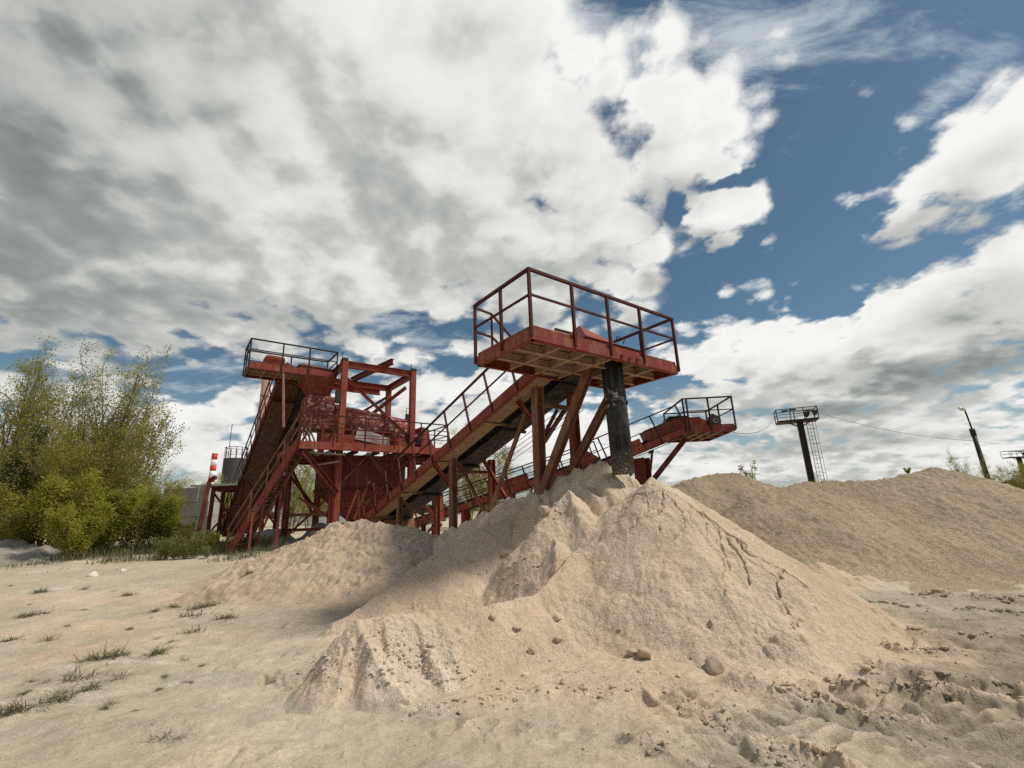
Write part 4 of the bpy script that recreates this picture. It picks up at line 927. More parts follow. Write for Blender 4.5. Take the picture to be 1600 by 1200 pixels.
# ---- second conveyor, left, rising to the plant
def left_conveyor():
    f = Fr((-11.06, 18.2, 0), U, W); lx, ly = 3.55, 1.65; Z0, Z1 = 7.80, 8.10
    root = thing('belt_conveyor', 'left steep dark red belt conveyor rising to a railed platform beside the portal frame', 'conveyor', (-14.5, 24.0, 0.3), 'red belt conveyors')
    platform(root, f, lx, ly, Z0, Z1, 1.0, [(-.02, -.02), (lx + .02, -.02), (lx + .02, ly + .02), (-.02, ly + .02), (1.25, -.02), (2.35, -.02), (-.02, .85), (1.9, ly + .02)], M['red'], M['backlitrail'], M['dusty'], rail_r=.055)
    gb = MB(); f.box(gb, .62, 1.42, .35, 1.0, Z1 - .05, Z1 + .42); gb.hexa([f(.62, .35, Z1 + .42), f(1.42, .35, Z1 + .42), f(1.42, 1.0, Z1 + .42), f(.62, 1.0, Z1 + .42), f(.72, .4, Z1 + .52), f(1.32, .4, Z1 + .52), f(1.32, .95, Z1 + .52), f(.72, .95, Z1 + .52)]); gb.build('gearbox_cover', M['red'], root)
    motor(root, f(1.62, .6, Z1 + .14), U, .13, .36, M['red'])
    hb = MB(); f.box(hb, 2.05, 3.42, .34, 1.34, Z0 + .22, Z1 + .24); hc = hb.build('drive_hood', M['red'], root)
    gr = MB(); gr.hexa([f(1.98, .30, Z1 + .24), f(3.48, .30, Z1 + .22), f(3.48, 1.38, Z1 + .22), f(1.98, 1.38, Z1 + .24), f(2.2, .80, Z1 + .50), f(3.15, .80, Z1 + .46), f(3.15, .86, Z1 + .46), f(2.2, .86, Z1 + .50)]); gr.build('hood_roof', M['brownblack'], hc)
    ck = MB(); ck.hexa([f(2.95, .9, 7.15), f(3.2, .9, 7.15), f(3.2, 1.3, 7.15), f(2.95, 1.3, 7.15), f(2.6, .6, Z0), f(3.35, .6, Z0), f(3.35, 1.5, Z0), f(2.6, 1.5, Z0)]); ck.build('discharge_spout', M['reddk'], root)
    hi = f(1.32, 1.5, 7.72); lo = at(344, 832, 28.3)
    mats = dict(beam=M['reddk'], under=M['brownblack'], belt=M['belt'], dark=M['black'], rail=M['backlitrail'])
    c, L = conveyor(root, lo, hi, 1.9, mats, s_ext=.3, npost=14, p0=.02, p1=.98, enclose=False, walk=1.05, belt=.7, bh=.32)
    tk = MB(); c.box(tk, .2, L - 1.2, .06, 1.0, -.42, -.36); tk.build('underside_sheet', M['brownblack'], root)
    def leg(p, q, w=.17, mat=M['reddk']): MB().ibeam(p, q, w, w, U, .02).build('support_leg', mat, root)
    for s, a in ((L - 4.2, 1.8), (L - 7.0, .1), (L - 7.0, 1.8), (L - 10.5, .1), (L - 10.5, 1.8)):
        p = c(s, a, -.2); leg(p, np.array([p[0], p[1], .1]), .13)
    for s in (L - 7.0,):
        p, q = c(s, .1, -.3), c(s, 1.8, -.3); MB().chan(p, np.array([q[0], q[1], q[2] - 2.6]), .06, .1).build('brace', M['reddk'], root)
        MB().chan(np.array([q[0], q[1], 2.6]), np.array([p[0], p[1], .9]), .06, .1).build('brace', M['reddk'], root)
        MB().chan(np.array([p[0], p[1], 2.6]), np.array([q[0], q[1], 2.6]), .06, .1).build('brace', M['reddk'], root)
    # open lattice on the right flank of the inclined frame
    tp, bt_ = -.05, -.75
    lat = MB()
    lat.bar(c(.4, 1.95, bt_), c(L - .9, 1.95, bt_), .09, .09); lat.bar(c(.4, 1.25, bt_), c(L - .9, 1.25, bt_), .07, .07)
    for k_, s_ in enumerate(np.arange(.4, L - 1.6, .95)):
        lat.bar(c(s_, 1.95, bt_), c(s_ + .48, 1.95, tp), .05); lat.bar(c(s_ + .48, 1.95, tp), c(s_ + .95, 1.95, bt_), .05); lat.bar(c(s_, 1.25, bt_), c(s_, 1.95, bt_), .05)
    lat.build('lattice_truss', M['brown'], root)
    MB().bar(f(1.35, .08, Z0), at(443, 668, 18.4), .09, .09, U).build('strut', M['brown'], root)
    MB().ibeam(f(3.2, 1.0, Z0), f(3.35, 1.4, 4.7), .14, .14, U).build('strut', M['reddk'], root)
    MB().chan(f(2.2, 1.4, Z0), f(3.3, .4, 6.6), .09, .14).build('brace', M['reddk'], root)
left_conveyor()

# ---- third conveyor, right, with its own head platform
def right_conveyor():
    u3 = np.array([.9976, -.0698, 0]); v3 = np.array([.0698, .9976, 0]); f = Fr((6.81, 17.83, 0), u3, v3); lx, ly = 1.86, 3.0; Z0, Z1 = 4.32, 4.60
    root = thing('belt_conveyor', 'right belt conveyor ending in a cantilevered railed platform behind the cracked sand cone', 'conveyor', (5.2, 18.6, 1.0), 'red belt conveyors')
    platform(root, f, lx, ly, Z0, Z1, 1.08, [(-.02, -.02), (lx + .02, -.02), (lx + .02, ly + .02), (-.02, ly + .02), (.12, -.02), (.95, -.02), (lx + .02, 1.5), (.9, ly + .02)], M['red'], M['backlitrail'], M['dusty'], njoist=3)
    gb = MB(); f.box(gb, -.35, .75, .5, 1.5, Z1 - .1, Z1 + .42); gb.hexa([f(.75, .5, Z1 - .1), f(1.05, .6, Z1 - .1), f(1.05, 1.4, Z1 - .1), f(.75, 1.5, Z1 - .1), f(.75, .5, Z1 + .38), f(1.05, .6, Z1 + .26), f(1.05, 1.4, Z1 + .26), f(.75, 1.5, Z1 + .38)]); gb.build('drive_hood', M['red'], root)
    rf = MB(); f.box(rf, -.5, .3, .42, 1.58, Z1 + .44, Z1 + .48); rf.build('hood_cover', M['black'], root)
    mt = motor(root, f(1.3, .7, Z1 + .22), v3, .24, .5, M['motor']); MB().cyl(f(1.3, .38, Z1 + .22), f(1.3, .44, Z1 + .22), .10, n=14).build('fan_cap', M['pale'], mt)
    lo = at(905, 742, 18.1); hi = f(-.05, .05, Z0 + .10)
    mats = dict(beam=M['red'], under=M['dusty'], belt=M['belt'], dark=M['black'], rail=M['backlitrail'])
    c, L = conveyor(root, lo, hi, 1.5, mats, s_ext=.1, npost=5, p0=.03, p1=1.0, rails=('l',), rail=1.05, bh=.24, across=nrm(v3))
    b = MB(); c.box(b, L - 1.5, L - .4, .25, 1.3, .15, .62); b.build('skirt_box', M['reddk'], root)
    bb = MB(); c.box(bb, L - 2.55, L - 1.9, -.06, -.03, -.15, .40); bb.build('side_plate', M['red'], root)
    MB().ibeam(at(1002, 716, 18.5), at(1006, 752, 18.5) - ZUP * 1.2, .52, .4, U, .05).build('support_leg', M['reddk'], root)
    MB().ibeam(at(1072, 684, 18.3), at(1016, 742, 18.6) - ZUP * .3, .17, .2, ZUP).build('strut', M['reddk'], root)
    MB().bar(at(1019, 706, 18.6), at(1016, 738, 18.6), .07, .07, U).build('brace', M['reddk'], root)
    for k in (0, 9): MB().bar(at(996 + k, 718, 18.9), at(974 + k, 745, 18.9), .07, .07, U).build('brace', M['backlitrail'], root)
right_conveyor()
def feed_conveyor():
    lo, hi = at(596, 836, 20.2), at(938, 718, 19.9)
    root = thing('belt_conveyor', 'low belt conveyor running behind the near conveyor trestles towards a small red hood', 'conveyor', (0.0, 20.2, 0.4), 'red belt conveyors')
    mats = dict(beam=M['red'], under=M['dusty'], belt=M['belt'], dark=M['pale'], rail=M['backlitrail'])
    c, L = conveyor(root, lo, hi, 1.5, mats, npost=12, p0=.08, p1=1.0, rails=('l', 'r'), rail=.82, bh=.26, roller_step=.8)
    h = MB(); h.hexa([c(L - 1.3, .3, .05), c(L + .1, .3, .05), c(L + .1, 1.3, .05), c(L - 1.3, 1.3, .05), c(L - 1.1, .35, .55), c(L - .5, .35, .72), c(L - .5, 1.25, .72), c(L - 1.1, 1.25, .55)]); h.build('transfer_hood', M['redbr'], root)
    s = MB(); c.box(s, L - 4.4, L - 3.2, .1, .2, .12, .5); s.build('skirt_plate', M['redbr'], root)
    for sft in (1.5, 3.6, 5.8, 7.8):
        for y in (.1, 1.4):
            p = c(sft, y, -.1); MB().ibeam(p, np.array([p[0], p[1], 0.0]), .16, .16, U, .02).build('support_leg', M['red'], root)
        p = c(sft, .1, -.2); q = c(sft + .9, .1, -.2); MB().chan(np.array([p[0], p[1], max(.3, p[2] - 1.2)]), q, .06, .09).build('brace', M['reddk'], root)
    k = MB(); k.bar(at(664, 790, 19.0), at(690, 822, 19.0), .12, .12); k.bar(at(687, 770, 19.4), at(688, 815, 19.4), .24, .2, U); k.build('tail_frame', M['redbr'], root)
feed_conveyor()

# ------------------------------------------------------------------ lamp masts, chimneys, far buildings
def flood_tower(name, label, base, H, s, yaw, ladder=True, nl=True):
    x = np.array([math.cos(yaw), math.sin(yaw), 0]); y = np.array([-math.sin(yaw), math.cos(yaw), 0]); f = Fr(base, x, y)
    root = thing(name, label, 'lamp mast', base, 'floodlight masts')
    mm = MB(); mm.bar(f(0, 0, -.2), f(0, 0, H), .46 * s, .46 * s, x); mm.build('mast', M['backlitrail'], root)
    lx, ly = 3.1 * s, 1.7 * s
    g = Fr(f(-lx / 2 - .2 * s, -ly / 2, 0), x, y)
    p = MB(); g.box(p, 0, lx, 0, ly, H - .02, H + .12 * s); p.build('platform', M['backlitrail'], root)
    k = MB()
    for sx in (-.9, .9): k.bar(f(sx * s, 0, H), f(0, 0, H - .5 * s), .1 * s)
    k.build('knee_braces', M['reddk'], root)
    ps = [g(a, b, H + .1) for a, b in ((0, 0), (lx / 3, 0), (2 * lx / 3, 0), (lx, 0), (lx, ly), (lx / 2, ly), (0, ly))]
    railing(root, [g(0, 0, H + .1), g(lx, 0, H + .1), g(lx, ly, H + .1), g(0, ly, H + .1), g(0, 0, H + .1)], ZUP, 1.0 * s, ps, M['black'], .055 * s, True, 0)
    for (a, b, z, big) in (((.72 * lx), .25 * ly, .62, 1), (.93 * lx, .3 * ly, .72, 1), (.22 * lx, .1 * ly, .98, 0), (.42 * lx, .1 * ly, 1.0, 0), (.85 * lx, .8 * ly, 1.0, 0)):
        l = MB(); c = g(a, b, H + z * s)
        if big: l.cyl(c, c + np.array([.1, -.16, -.12]) * s, .16 * s, .30 * s, n=16); l.cyl(c - np.array([.06, -.1, -.08]) * s, c, .1 * s, .16 * s, n=12); l.bar(c, g(a, b, H + .1), .05 * s)
        else: l.bar(c - x * .25 * s, c + x * .25 * s, .22 * s, .12 * s)
        l.build('floodlight', M['black'], root)
    if ladder:
        l = MB()
        for sx in (.50, .95):
            l.bar(f(sx * s, .1, .0), f(sx * s, .1, H), .04, .04, x); l.bar(f(sx * s + .1, -.6, 2.2), f(sx * s + .1, -.6, H), .025, .025, x)
        for z in np.arange(.4, H, .34): l.bar(f(.50 * s, .1, z), f(.95 * s, .1, z), .022)
        for z in np.arange(2.4, H, 1.25): l.tube([f(.50 * s, .1, z), f(.45 * s, -.4, z), f(.72 * s, -.75, z), f(1.05 * s, -.4, z), f(.95 * s, .1, z)], .014, 4)
        l.build('caged_ladder', M['rail'], root)
    return g, lx, ly
tb = at(1255, 700, 40.0)
gt, tlx, tly = flood_tower('floodlight_mast', 'dark floodlight mast with railed lamp platform and caged ladder rising behind the gravel pile', (tb[0] + .15, tb[1], 0.0), at(1245, 659, 40)[2], 1.0, R(-24))
t2 = at(1588, 730, 62.0)
flood_tower('floodlight_mast', 'farther floodlight mast with thin railed platform cut by the right picture edge', (t2[0] + .7, t2[1], 0.0), at(1588, 715, 62)[2], .8, R(-10), False)
def street_lamp():
    b = at(1544, 757, 38.0); b = np.array([b[0] + .15, b[1], 0.0]); top = at(1521, 672, 38); H = top[2]
    root = thing('street_lamp', 'dark leaning lamp post with pale lamp head behind the gravel pile', 'street lamp', b)
    e = np.array([b[0] - .10, b[1], H])
    m = MB(); m.cyl(b, e, .20, .15, n=12); m.cyl(e - ZUP * .5, e + ZUP * .12, .19, n=12); m.build('post', M['black'], root)
    t = at(1508, 641, 38); t = np.array([e[0] - .12, e[1], t[2]]); a = MB(); a.tube([e, (e + t) / 2 + np.array([.02, 0, 0]), t], .06, 8); a.build('lamp_arm', M['black'], root)
    l = MB(); h = t + np.array([-.25, 0, .15])
    l.cyl(t + np.array([.05, 0, 0]), h, .10, .2, n=12); l.cyl(h, h + np.array([-.25, 0, .06]), .2, .08, n=12); l.build('lamp_head', M['lampglass'], root)
    return e
lamp_e = street_lamp()
def cable(a, b, sag, r, label, n=24):
    mb = MB(); a, b = np.asarray(a, float), np.asarray(b, float)
    pts = [a + (b - a) * t - ZUP * sag * 4 * t * (1 - t) for t in np.linspace(0, 1, n)]
    mb.tube(pts, r, 5); o = mb.build('cable', M['cable'], None, tuple(a)); tag(o, label, 'cable')
cable(gt(tlx, tly, at(1245, 659, 40)[2] + .95), lamp_e + ZUP * -.9, .5, .015, 'thin overhead cable strung from the floodlight mast to the lamp post')
cable(lamp_e + ZUP * -.9, np.array([t2[0] + 3, t2[1], lamp_e[2] + 1.5]), .4, .013, 'thin overhead cable leading right from the lamp post')
cable(at(1146, 676, 18.5), gt(0, tly, at(1245, 659, 40)[2] + .7), .5, .014, 'faint cable between the right conveyor platform and floodlight mast')

def striped_chimney():
    p = at(329, 760, 200); b = np.array([p[0], p[1], 0]); H = at(331, 710, 200)[2]
    root = thing('chimney', 'far slim chimney with red and white signal bands left of the plant', 'chimney', b)
    r = lambda z: 1.45 - .35 * z / H
    MB().cyl(b, b + ZUP * (H * .5), r(0), r(H * .5), n=20).build('shaft', M['concrete'], root)
    n = 6; zs = np.linspace(H * .5, H, n + 1)
    for i in range(n): MB().cyl(b + ZUP * zs[i], b + ZUP * zs[i + 1], r(zs[i]) * 1.01, r(zs[i + 1]) * 1.01, n=20).build('band', M['stackred'] if (n - 1 - i) % 2 == 0 else M['stackwhite'], root)
    MB().cyl(b + ZUP * (H), b + ZUP * (H + .3), r(H) * 1.06, n=20).build('cap', M['stackred'], root)
striped_chimney()
def brick_chimney():
    p = at(410, 650, 60); b = np.array([p[0], p[1], 0]); H = at(410, 575, 60)[2]
    root = thing('chimney', 'pale red brick chimney half hidden behind the left conveyor', 'chimney', b)
    MB().cyl(b, b + ZUP * H, .78, .50, n=24).build('shaft', M['brick'], root)
    MB().cyl(b + ZUP * H, b + ZUP * (H + .5), .58, .58, n=24).build('cap', M['brick'], root)
    for z in np.linspace(8, H - 1, 5): MB().cyl(b + ZUP * z, b + ZUP * (z + .12), .80 - .28 * z / H, n=24).build('hoop', M['black'], root)
brick_chimney()
def tank():
    p = at(366, 735, 46); b = np.array([p[0], p[1], 0]); H = at(366, 717, 46)[2]
    root = thing('tank', 'dark round tank with roof rail behind the left conveyor rail', 'tank', b)
    MB().cyl(b, b + ZUP * H, 1.05, n=28).build('shell', M['tank'], root)
    pts = [b + ZUP * H + np.array([math.cos(t), math.sin(t), 0]) * 1.0 for t in np.linspace(0, 2 * math.pi, 13)]
    railing(root, pts, ZUP, 1.1, pts[:-1], M['rail'], .05, True, 0)
    MB().cyl(b + ZUP * H + np.array([-.8, 0, 0]), b + ZUP * (H + 3.6) + np.array([-.8, 0, 0]), .03, n=6).build('aerial', M['black'], root)
tank()
def shelter():
    root = thing('shelter', 'small red framed shelter with pale flat roof beside the concrete wall', 'shelter', (-16.8, 26.0, .4))
    a, b = at(333, 770, 26), at(366, 770, 26); zt = at(340, 760, 26)[2]; d = np.array([b[0] - a[0], 0, 0]); k = np.array([-.8, 2.2, 0])
    base = [a, a + d * 1.6, a + d * 1.6 + k, a + k]
    for p in base: MB().bar(np.array([p[0], p[1], .2]), np.array([p[0], p[1], zt]), .2, .2, U).build('post', M['red'], root)
    fr = MB()
    for i in range(4):
        p, q = base[i], base[(i + 1) % 4]; fr.bar(np.array([p[0], p[1], zt - .12]), np.array([q[0], q[1], zt - .12]), .16, .22)
    fr.build('roof_frame', M['red'], root)
    r = MB(); c = (base[0] + base[2]) / 2; f = Fr((c[0], c[1], 0), (1, 0, 0), (0, 1, 0)); hw = abs(d[0]) * .8 + .6
    f.box(r, -hw, hw, -1.6, 1.6, zt, zt + .10); r.build('roof', M['whitewall'], root)
    x = MB(); x.bar(np.array([base[0][0], base[0][1], zt - .3]), np.array([base[1][0], base[1][1], .9]), .08); x.bar(np.array([base[1][0], base[1][1], zt - .3]), np.array([base[0][0], base[0][1], .9]), .08); x.build('brace', M['reddk'], root)
    p = at(324, 770, 25.5); q = MB(); q.bar(np.array([p[0] - .25, p[1], .2]), at(327, 752, 25.5), .28, .2, U); q.bar(at(327, 752, 25.5), at(338, 745, 25.5), .18, .18); q.build('leaning_chute', M['reddk'], root)
shelter()
def block_wall():
    root = thing('concrete_wall', 'grey stacked concrete block wall between the trees and the red shelter', 'wall', (-20.5, 30, .3))
    x0, x1 = at(250, 800, 30)[0], at(324, 800, 30)[0]; zt = at(300, 762, 30)[2]; f = Fr((x0, 30, 0), (1, 0, 0), (0, 1, 0)); rows = 4; hz = (zt - .1) / rows
    rng = random.Random(4)
    for r_ in range(rows):
        x = 0 if r_ % 2 else -1.1
        while x < x1 - x0:
            e = min(x + 2.3, x1 - x0 + rng.uniform(-.15, .15)); o = rng.uniform(0, .06)
            b = MB(); f.box(b, max(x, 0) + .015, e - .015, o, 1.2 + o, .1 + r_ * hz + .01, .1 + (r_ + 1) * hz - .01); b.build('block', M['concrete'], root); x += 2.3
block_wall()
def low_building():
    a, b = at(430, 790, 62), at(600, 790, 62); zt = at(500, 772, 62)[2]; f = Fr((a[0], 62, 0), (1, 0, 0), (0, 1, 0)); lx = b[0] - a[0]
    root = thing('workshop_building', 'long pale flat roofed building far behind the plant legs', 'building', (a[0] + lx / 2, 64, 0))
    w = MB(); f.box(w, 0, lx, 0, 9, 0, zt); w.build('wall', M['whitewall'], root)
    r = MB(); f.box(r, -.3, lx + .3, -.3, 9.3, zt + .003, zt + .35); r.build('roof', M['concrete'], root)
    for x in np.arange(1.2, lx - 1.5, 2.4): m = MB(); f.box(m, x, x + 1.3, -.02, .1, 1.5, 3.0); m.build('window', M['windark'], root)
low_building()

# ------------------------------------------------------------------ plants
def tube_path(V, Fc, pts, r0, r1, n=5):
    pts = np.asarray(pts); k = len(pts); b = len(V)
    for i, p in enumerate(pts):
        d = nrm(pts[min(i + 1, k - 1)] - pts[max(i - 1, 0)]); a = nrm(np.cross(d, (.3, .9, .1))); c = np.cross(d, a); r = r0 + (r1 - r0) * i / (k - 1)
        for j in range(n):
            t = 2 * math.pi * j / n; V.append(p + r * (math.cos(t) * a + math.sin(t) * c))
    for i in range(k - 1):
        for j in range(n): Fc.append((b + i * n + j, b + i * n + (j + 1) % n, b + (i + 1) * n + (j + 1) % n, b + (i + 1) * n + j))
def leaves_mesh(C, D, size, rng):
    """diamond leaves at centres C"""
    N = len(C); a = rng.normal(size=(N, 3)); a /= np.linalg.norm(a, axis=1)[:, None]; b = rng.normal(size=(N, 3)); b = np.cross(a, b); b /= np.linalg.norm(b, axis=1)[:, None]
    s = size * rng.uniform(.6, 1.3, (N, 1)); a = a * s; b = b * s * .58
    V = np.stack([C - a, C + b, C + a, C - b], 1).reshape(-1, 3); Q = np.arange(4 * N).reshape(-1, 4); return V, Q
def grow(path_from, d, L, rng, up=.25, wob=.14, n=7):
    p = np.array(path_from, float); d = nrm(d); pts = [p.copy()]
    for i in range(n):
        d = nrm(d + rng.normal(size=3) * wob + np.array([0, 0, up / n * 2])); p = p + d * L / n; pts.append(p.copy())
    return np.array(pts)
def plant(name, label, cat, loc, seed, H, stems, lean, nb, nt, nl, lsize, leaf, bark='bark', group=None, r0=.06, start=.18, cl=.16, bare=0.0, blen=.42, leafkind='crown', rise=(.7, 1.7)):
    rng = np.random.default_rng(seed); V, Fc, C = [], [], []
    for s in range(stems):
        az = rng.uniform(0, 2 * math.pi); ln = lean * rng.uniform(.25, 1.0); hs = H * rng.uniform(.72, 1.0)
        o = np.array([math.cos(az), math.sin(az), 0]) * rng.uniform(0, .06 * H * (stems > 1))
        st = grow(o, (math.cos(az) * ln, math.sin(az) * ln, 1), hs, rng, .25, .06, 10); tube_path(V, Fc, st, r0, r0 * .18, 6)
        for b in range(nb):
            t = start + (1 - start) * ((b + rng.uniform(0, 1)) / nb); i = min(int(t * 10), 9); p = st[i] + (st[i + 1] - st[i]) * (t * 10 - i)
            a2 = rng.uniform(0, 2 * math.pi); el = rng.uniform(*rise); L = H * blen * (1.08 - t * .85) * rng.uniform(.6, 1.15)
            bp = grow(p, (math.cos(a2), math.sin(a2), el), L, rng, .5, .13, 6); tube_path(V, Fc, bp, r0 * .34 * (1.15 - t), r0 * .07, 4)
            isb = rng.uniform() < bare
            for k in range(nt):
                tt = .25 + .75 * (k + rng.uniform(0, 1)) / nt; j = min(int(tt * 6), 5); q = bp[j] + (bp[j + 1] - bp[j]) * (tt * 6 - j)
                dd = nrm(bp[min(j + 1, 6)] - bp[j]) + rng.normal(size=3) * .65; tl = H * .085 * rng.uniform(.5, 1.3)
                tp = grow(q, dd, tl, rng, .3, .2, 3)
                if k % 2 == 0: tube_path(V, Fc, tp, r0 * .075, r0 * .03, 3)
                if not isb:
                    m = int(nl * rng.uniform(.5, 1.5)); tsel = rng.uniform(0, 3, m); ii = np.minimum(tsel.astype(int), 2)
                    C.append(tp[ii] + (tp[ii + 1] - tp[ii]) * (tsel - ii)[:, None] + rng.normal(size=(m, 3)) * cl * np.array([1, 1, .8]))
    root = thing(name, label, cat, loc, group); V = np.array(V) + np.asarray(loc)
    link_mesh('trunk' if leafkind == 'crown' else 'stem', V, Fc, M[bark], root, True)
    C = np.concatenate(C); C = C[C[:, 2] > .02]; lv, lq = leaves_mesh(C + np.asarray(loc), None, lsize, rng)
    o = np_mesh(leafkind, lv, lq, M[leaf], np.asarray(loc, float), False); o.location = (0, 0, 0); o.parent = root
    return root
def gz(x, y): return float(g_smooth(np.array([x]), np.array([y]))[0])
def put(src, px, Y, sc_, rot, label, group=None, leaf=None, z=None):
    p = at(px, 840, Y); c = copy_tree(src); c.location = (p[0], p[1], (gz(p[0], p[1]) if z is None else z) - .05); c.scale = (sc_, sc_, sc_ * 1.0); c.rotation_euler = (0, 0, rot)
    c['label'] = label
    if group: c['group'] = group
    if leaf:
        for ch in c.children:
            if ch.type == 'MESH' and ch.name.split('.')[0] in ('crown', 'leaves'):
                ch.material_slots[0].link = 'OBJECT'; ch.material_slots[0].material = M[leaf]
    return c
G1 = 'leafy trees in the left thicket'
def first(px, Y): p = at(px, 840, Y); return (p[0], p[1], gz(p[0], p[1]) - .05)
ta = plant('willow_tree', 'tall olive green tree with many upright stems at the top of the left thicket', 'tree', first(95, 23.5), 11, 10.6, 7, .34, 17, 10, 11, .048, 'leaf_olive', 'bark', G1, .075, .05, .12, .12, .38)
tbush = plant('willow_tree', 'bright yellow green bushy tree on the right flank of the thicket', 'tree', first(172, 22.5), 12, 8.2, 7, .50, 18, 10, 12, .050, 'leaf_lime', 'bark', G1, .055, .05, .13, .05, .40)
tc = plant('willow_tree', 'half bare tree with pale upright twigs above the middle of the thicket', 'tree', first(160, 25.0), 13, 11.0, 6, .30, 16, 9, 11, .048, 'leaf_olive', 'palebark', G1, .065, .12, .11, .36, .36)
tlow = plant('willow_bush', 'low lime green bush at the foot of the thicket, by the rubble heap', 'bush', first(100, 19.5), 14, 3.6, 8, .75, 12, 8, 24, .050, 'leaf_lime', 'bark', 'bushes at the foot of the thicket', .03, .03, .13, .02)
td = plant('evergreen_tree', 'dark evergreen tree half hidden at the left side of the thicket', 'tree', first(38, 21.5), 15, 5.6, 4, .28, 22, 8, 24, .040, 'leaf_dark', 'bark', G1, .05, .06, .12, .0, .36)
put(ta, 10, 24.5, .98, 2.1, 'olive tree at the far left edge of the photo, leaning over the evergreen', G1)
put(tc, 105, 26.5, 1.0, 4.0, 'sparse tree with thin twigs behind the tallest olive tree', G1)
put(ta, 150, 26.0, .90, 3.4, 'olive tree rising behind the yellow green bushy tree', G1)
put(tbush, 246, 24.0, .52, 1.2, 'small lime tree at the right end of the thicket beside the concrete wall', G1)
put(tbush, 125, 21.5, .74, 2.6, 'broad yellow green tree in the front middle of the thicket', G1)
put(tbush, 60, 22.0, .74, 4.4, 'olive bushy tree in front of the tallest tree', G1, 'leaf_olive')
put(tbush, -15, 20.5, .74, 5.1, 'olive tree cut by the left picture edge', G1, 'leaf_olive')
put(ta, -50, 22.5, .98, 5.6, 'tall tree mostly outside the left picture edge', G1)
put(tlow, 160, 20.5, .85, 1.0, 'low lime bush below the broad yellow green tree', 'bushes at the foot of the thicket')
put(tlow, 205, 21.0, .80, 2.2, 'low olive bush in front of the bright bushy tree', 'bushes at the foot of the thicket', 'leaf_olive')
put(tlow, 258, 22.0, .72, 3.5, 'low lime bush below the concrete block wall', 'bushes at the foot of the thicket')
put(tlow, 40, 19.0, .85, 4.1, 'low olive bush at the left edge behind the rubble heap', 'bushes at the foot of the thicket', 'leaf_olive')
put(tlow, 125, 18.3, .62, 5.2, 'small bright bush spilling over the right end of the rubble heap', 'bushes at the foot of the thicket')
put(tlow, 282, 20.6, .36, .6, 'small bush left of the stairway foot', 'bushes at the foot of the thicket')
put(tlow, 322, 19.6, .26, 1.9, 'small leafy bush right under the stairway foot', 'bushes at the foot of the thicket')
put(tbush, 288, 31.5, .60, 2.2, 'thin young tree sticking up over the concrete block wall', 'far trees beyond the plant')
put(tbush, 345, 38, .66, .4, 'lime tree behind the left conveyor foot and tank', 'far trees beyond the plant')
put(tbush, 450, 37, .95, 3.0, 'lime tree seen between the legs of the left conveyor', 'far trees beyond the plant')
put(tbush, 482, 41, .85, 5.0, 'smaller lime tree seen beside the plant leg in the gap below the deck', 'far trees beyond the plant')
put(tbush, 778, 38, 1.05, 1.4, 'pale lime tree behind the near conveyor trestles', 'far trees beyond the plant')
put(tbush, 735, 42, .75, 2.4, 'lower lime tree seen through the feed conveyor', 'far trees beyond the plant')
put(tbush, 850, 46, .62, 5.4, 'small lime tree hidden low behind the chute pile', 'far trees beyond the plant')
put(ta, 1548, 36, .47, 2.0, 'olive tree right of the lamp post behind the gravel pile', 'trees behind the gravel pile at right')
put(tbush, 1594, 34, .48, 3.8, 'bushy olive tree at the right picture edge below the far mast', 'trees behind the gravel pile at right', 'leaf_olive')
put(tbush, 1530, 37, .46, .8, 'olive bush touching the lamp post on its left', 'trees behind the gravel pile at right', 'leaf_olive')
put(tbush, 1640, 36, .6, 4.6, 'tree just beyond the right picture edge', 'trees behind the gravel pile at right', 'leaf_olive')
sp = plant('sapling', 'slim young sapling sticking up behind the smaller gravel pile', 'sapling', (0, 0, 0), 31, 1.3, 2, .2, 7, 4, 7, .035, 'leaf_lime', 'bark', None, .012, .25, .05, 0, .3, 'leaves')
q = at(1172, 742, 17.2); sp.location = (q[0], q[1], q[2] - .75)
s2 = copy_tree(sp); q = at(1270, 752, 16.6); s2.location = (q[0], q[1], q[2] - .55); s2.scale = (.5,) * 3; s2['label'] = 'tiny green shoot on the gravel crest at the mast foot'
s3 = copy_tree(tlow); q = at(1418, 738, 15.6); s3.location = (q[0], q[1], q[2] - .08); s3.scale = (.07,) * 3; s3['label'] = 'tiny dark shrub on the crest of the long gravel pile'; s3['group'] = 'small shrubs on the gravel'

# ---- weeds and grass
def tuft(name, label, loc, seed, n, L, spread, mat, group, flat=.5):
    rng = np.random.default_rng(seed); V, Fc = [], []
    for i in range(n):
        a = rng.uniform(0, 2 * math.pi); o = np.array([rng.normal() * spread, rng.normal() * spread * .6, 0]); ln = L * rng.uniform(.35, 1.15); el = rng.uniform(flat, 1.8)
        d = nrm([math.cos(a), math.sin(a), el]); w = np.cross(d, (0, 0, 1)); w = nrm(w) * rng.uniform(.0022, .005); p = o; b = len(V); kk = 4
        for k in range(kk + 1):
            t = k / kk; V += [p - w * (1 - t * .9), p + w * (1 - t * .9)]
            d = nrm(d + np.array([0, 0, -.28 * rng.uniform(.3, 1.3)])); p = p + d * ln / kk
            p[2] = max(p[2], .004)
        for k in range(kk): Fc.append((b + 2 * k, b + 2 * k + 1, b + 2 * k + 3, b + 2 * k + 2))
    root = thing(name, label, 'grass tuft', loc, group)
    link_mesh('blades', np.array(V) + np.asarray(loc), Fc, M[mat], root)
    return root
GT = 'grass tufts on the sand at left'
protos = [tuft('grass_tuft', '', (0, 0, 0), 41, 190, .16, .095, 'grass', GT, .15), tuft('grass_tuft', '', (0, 0, 0), 42, 120, .15, .065, 'grass', GT, .05), tuft('grass_tuft', '', (0, 0, 0), 43, 60, .19, .06, 'deadgrass', GT, .4)]
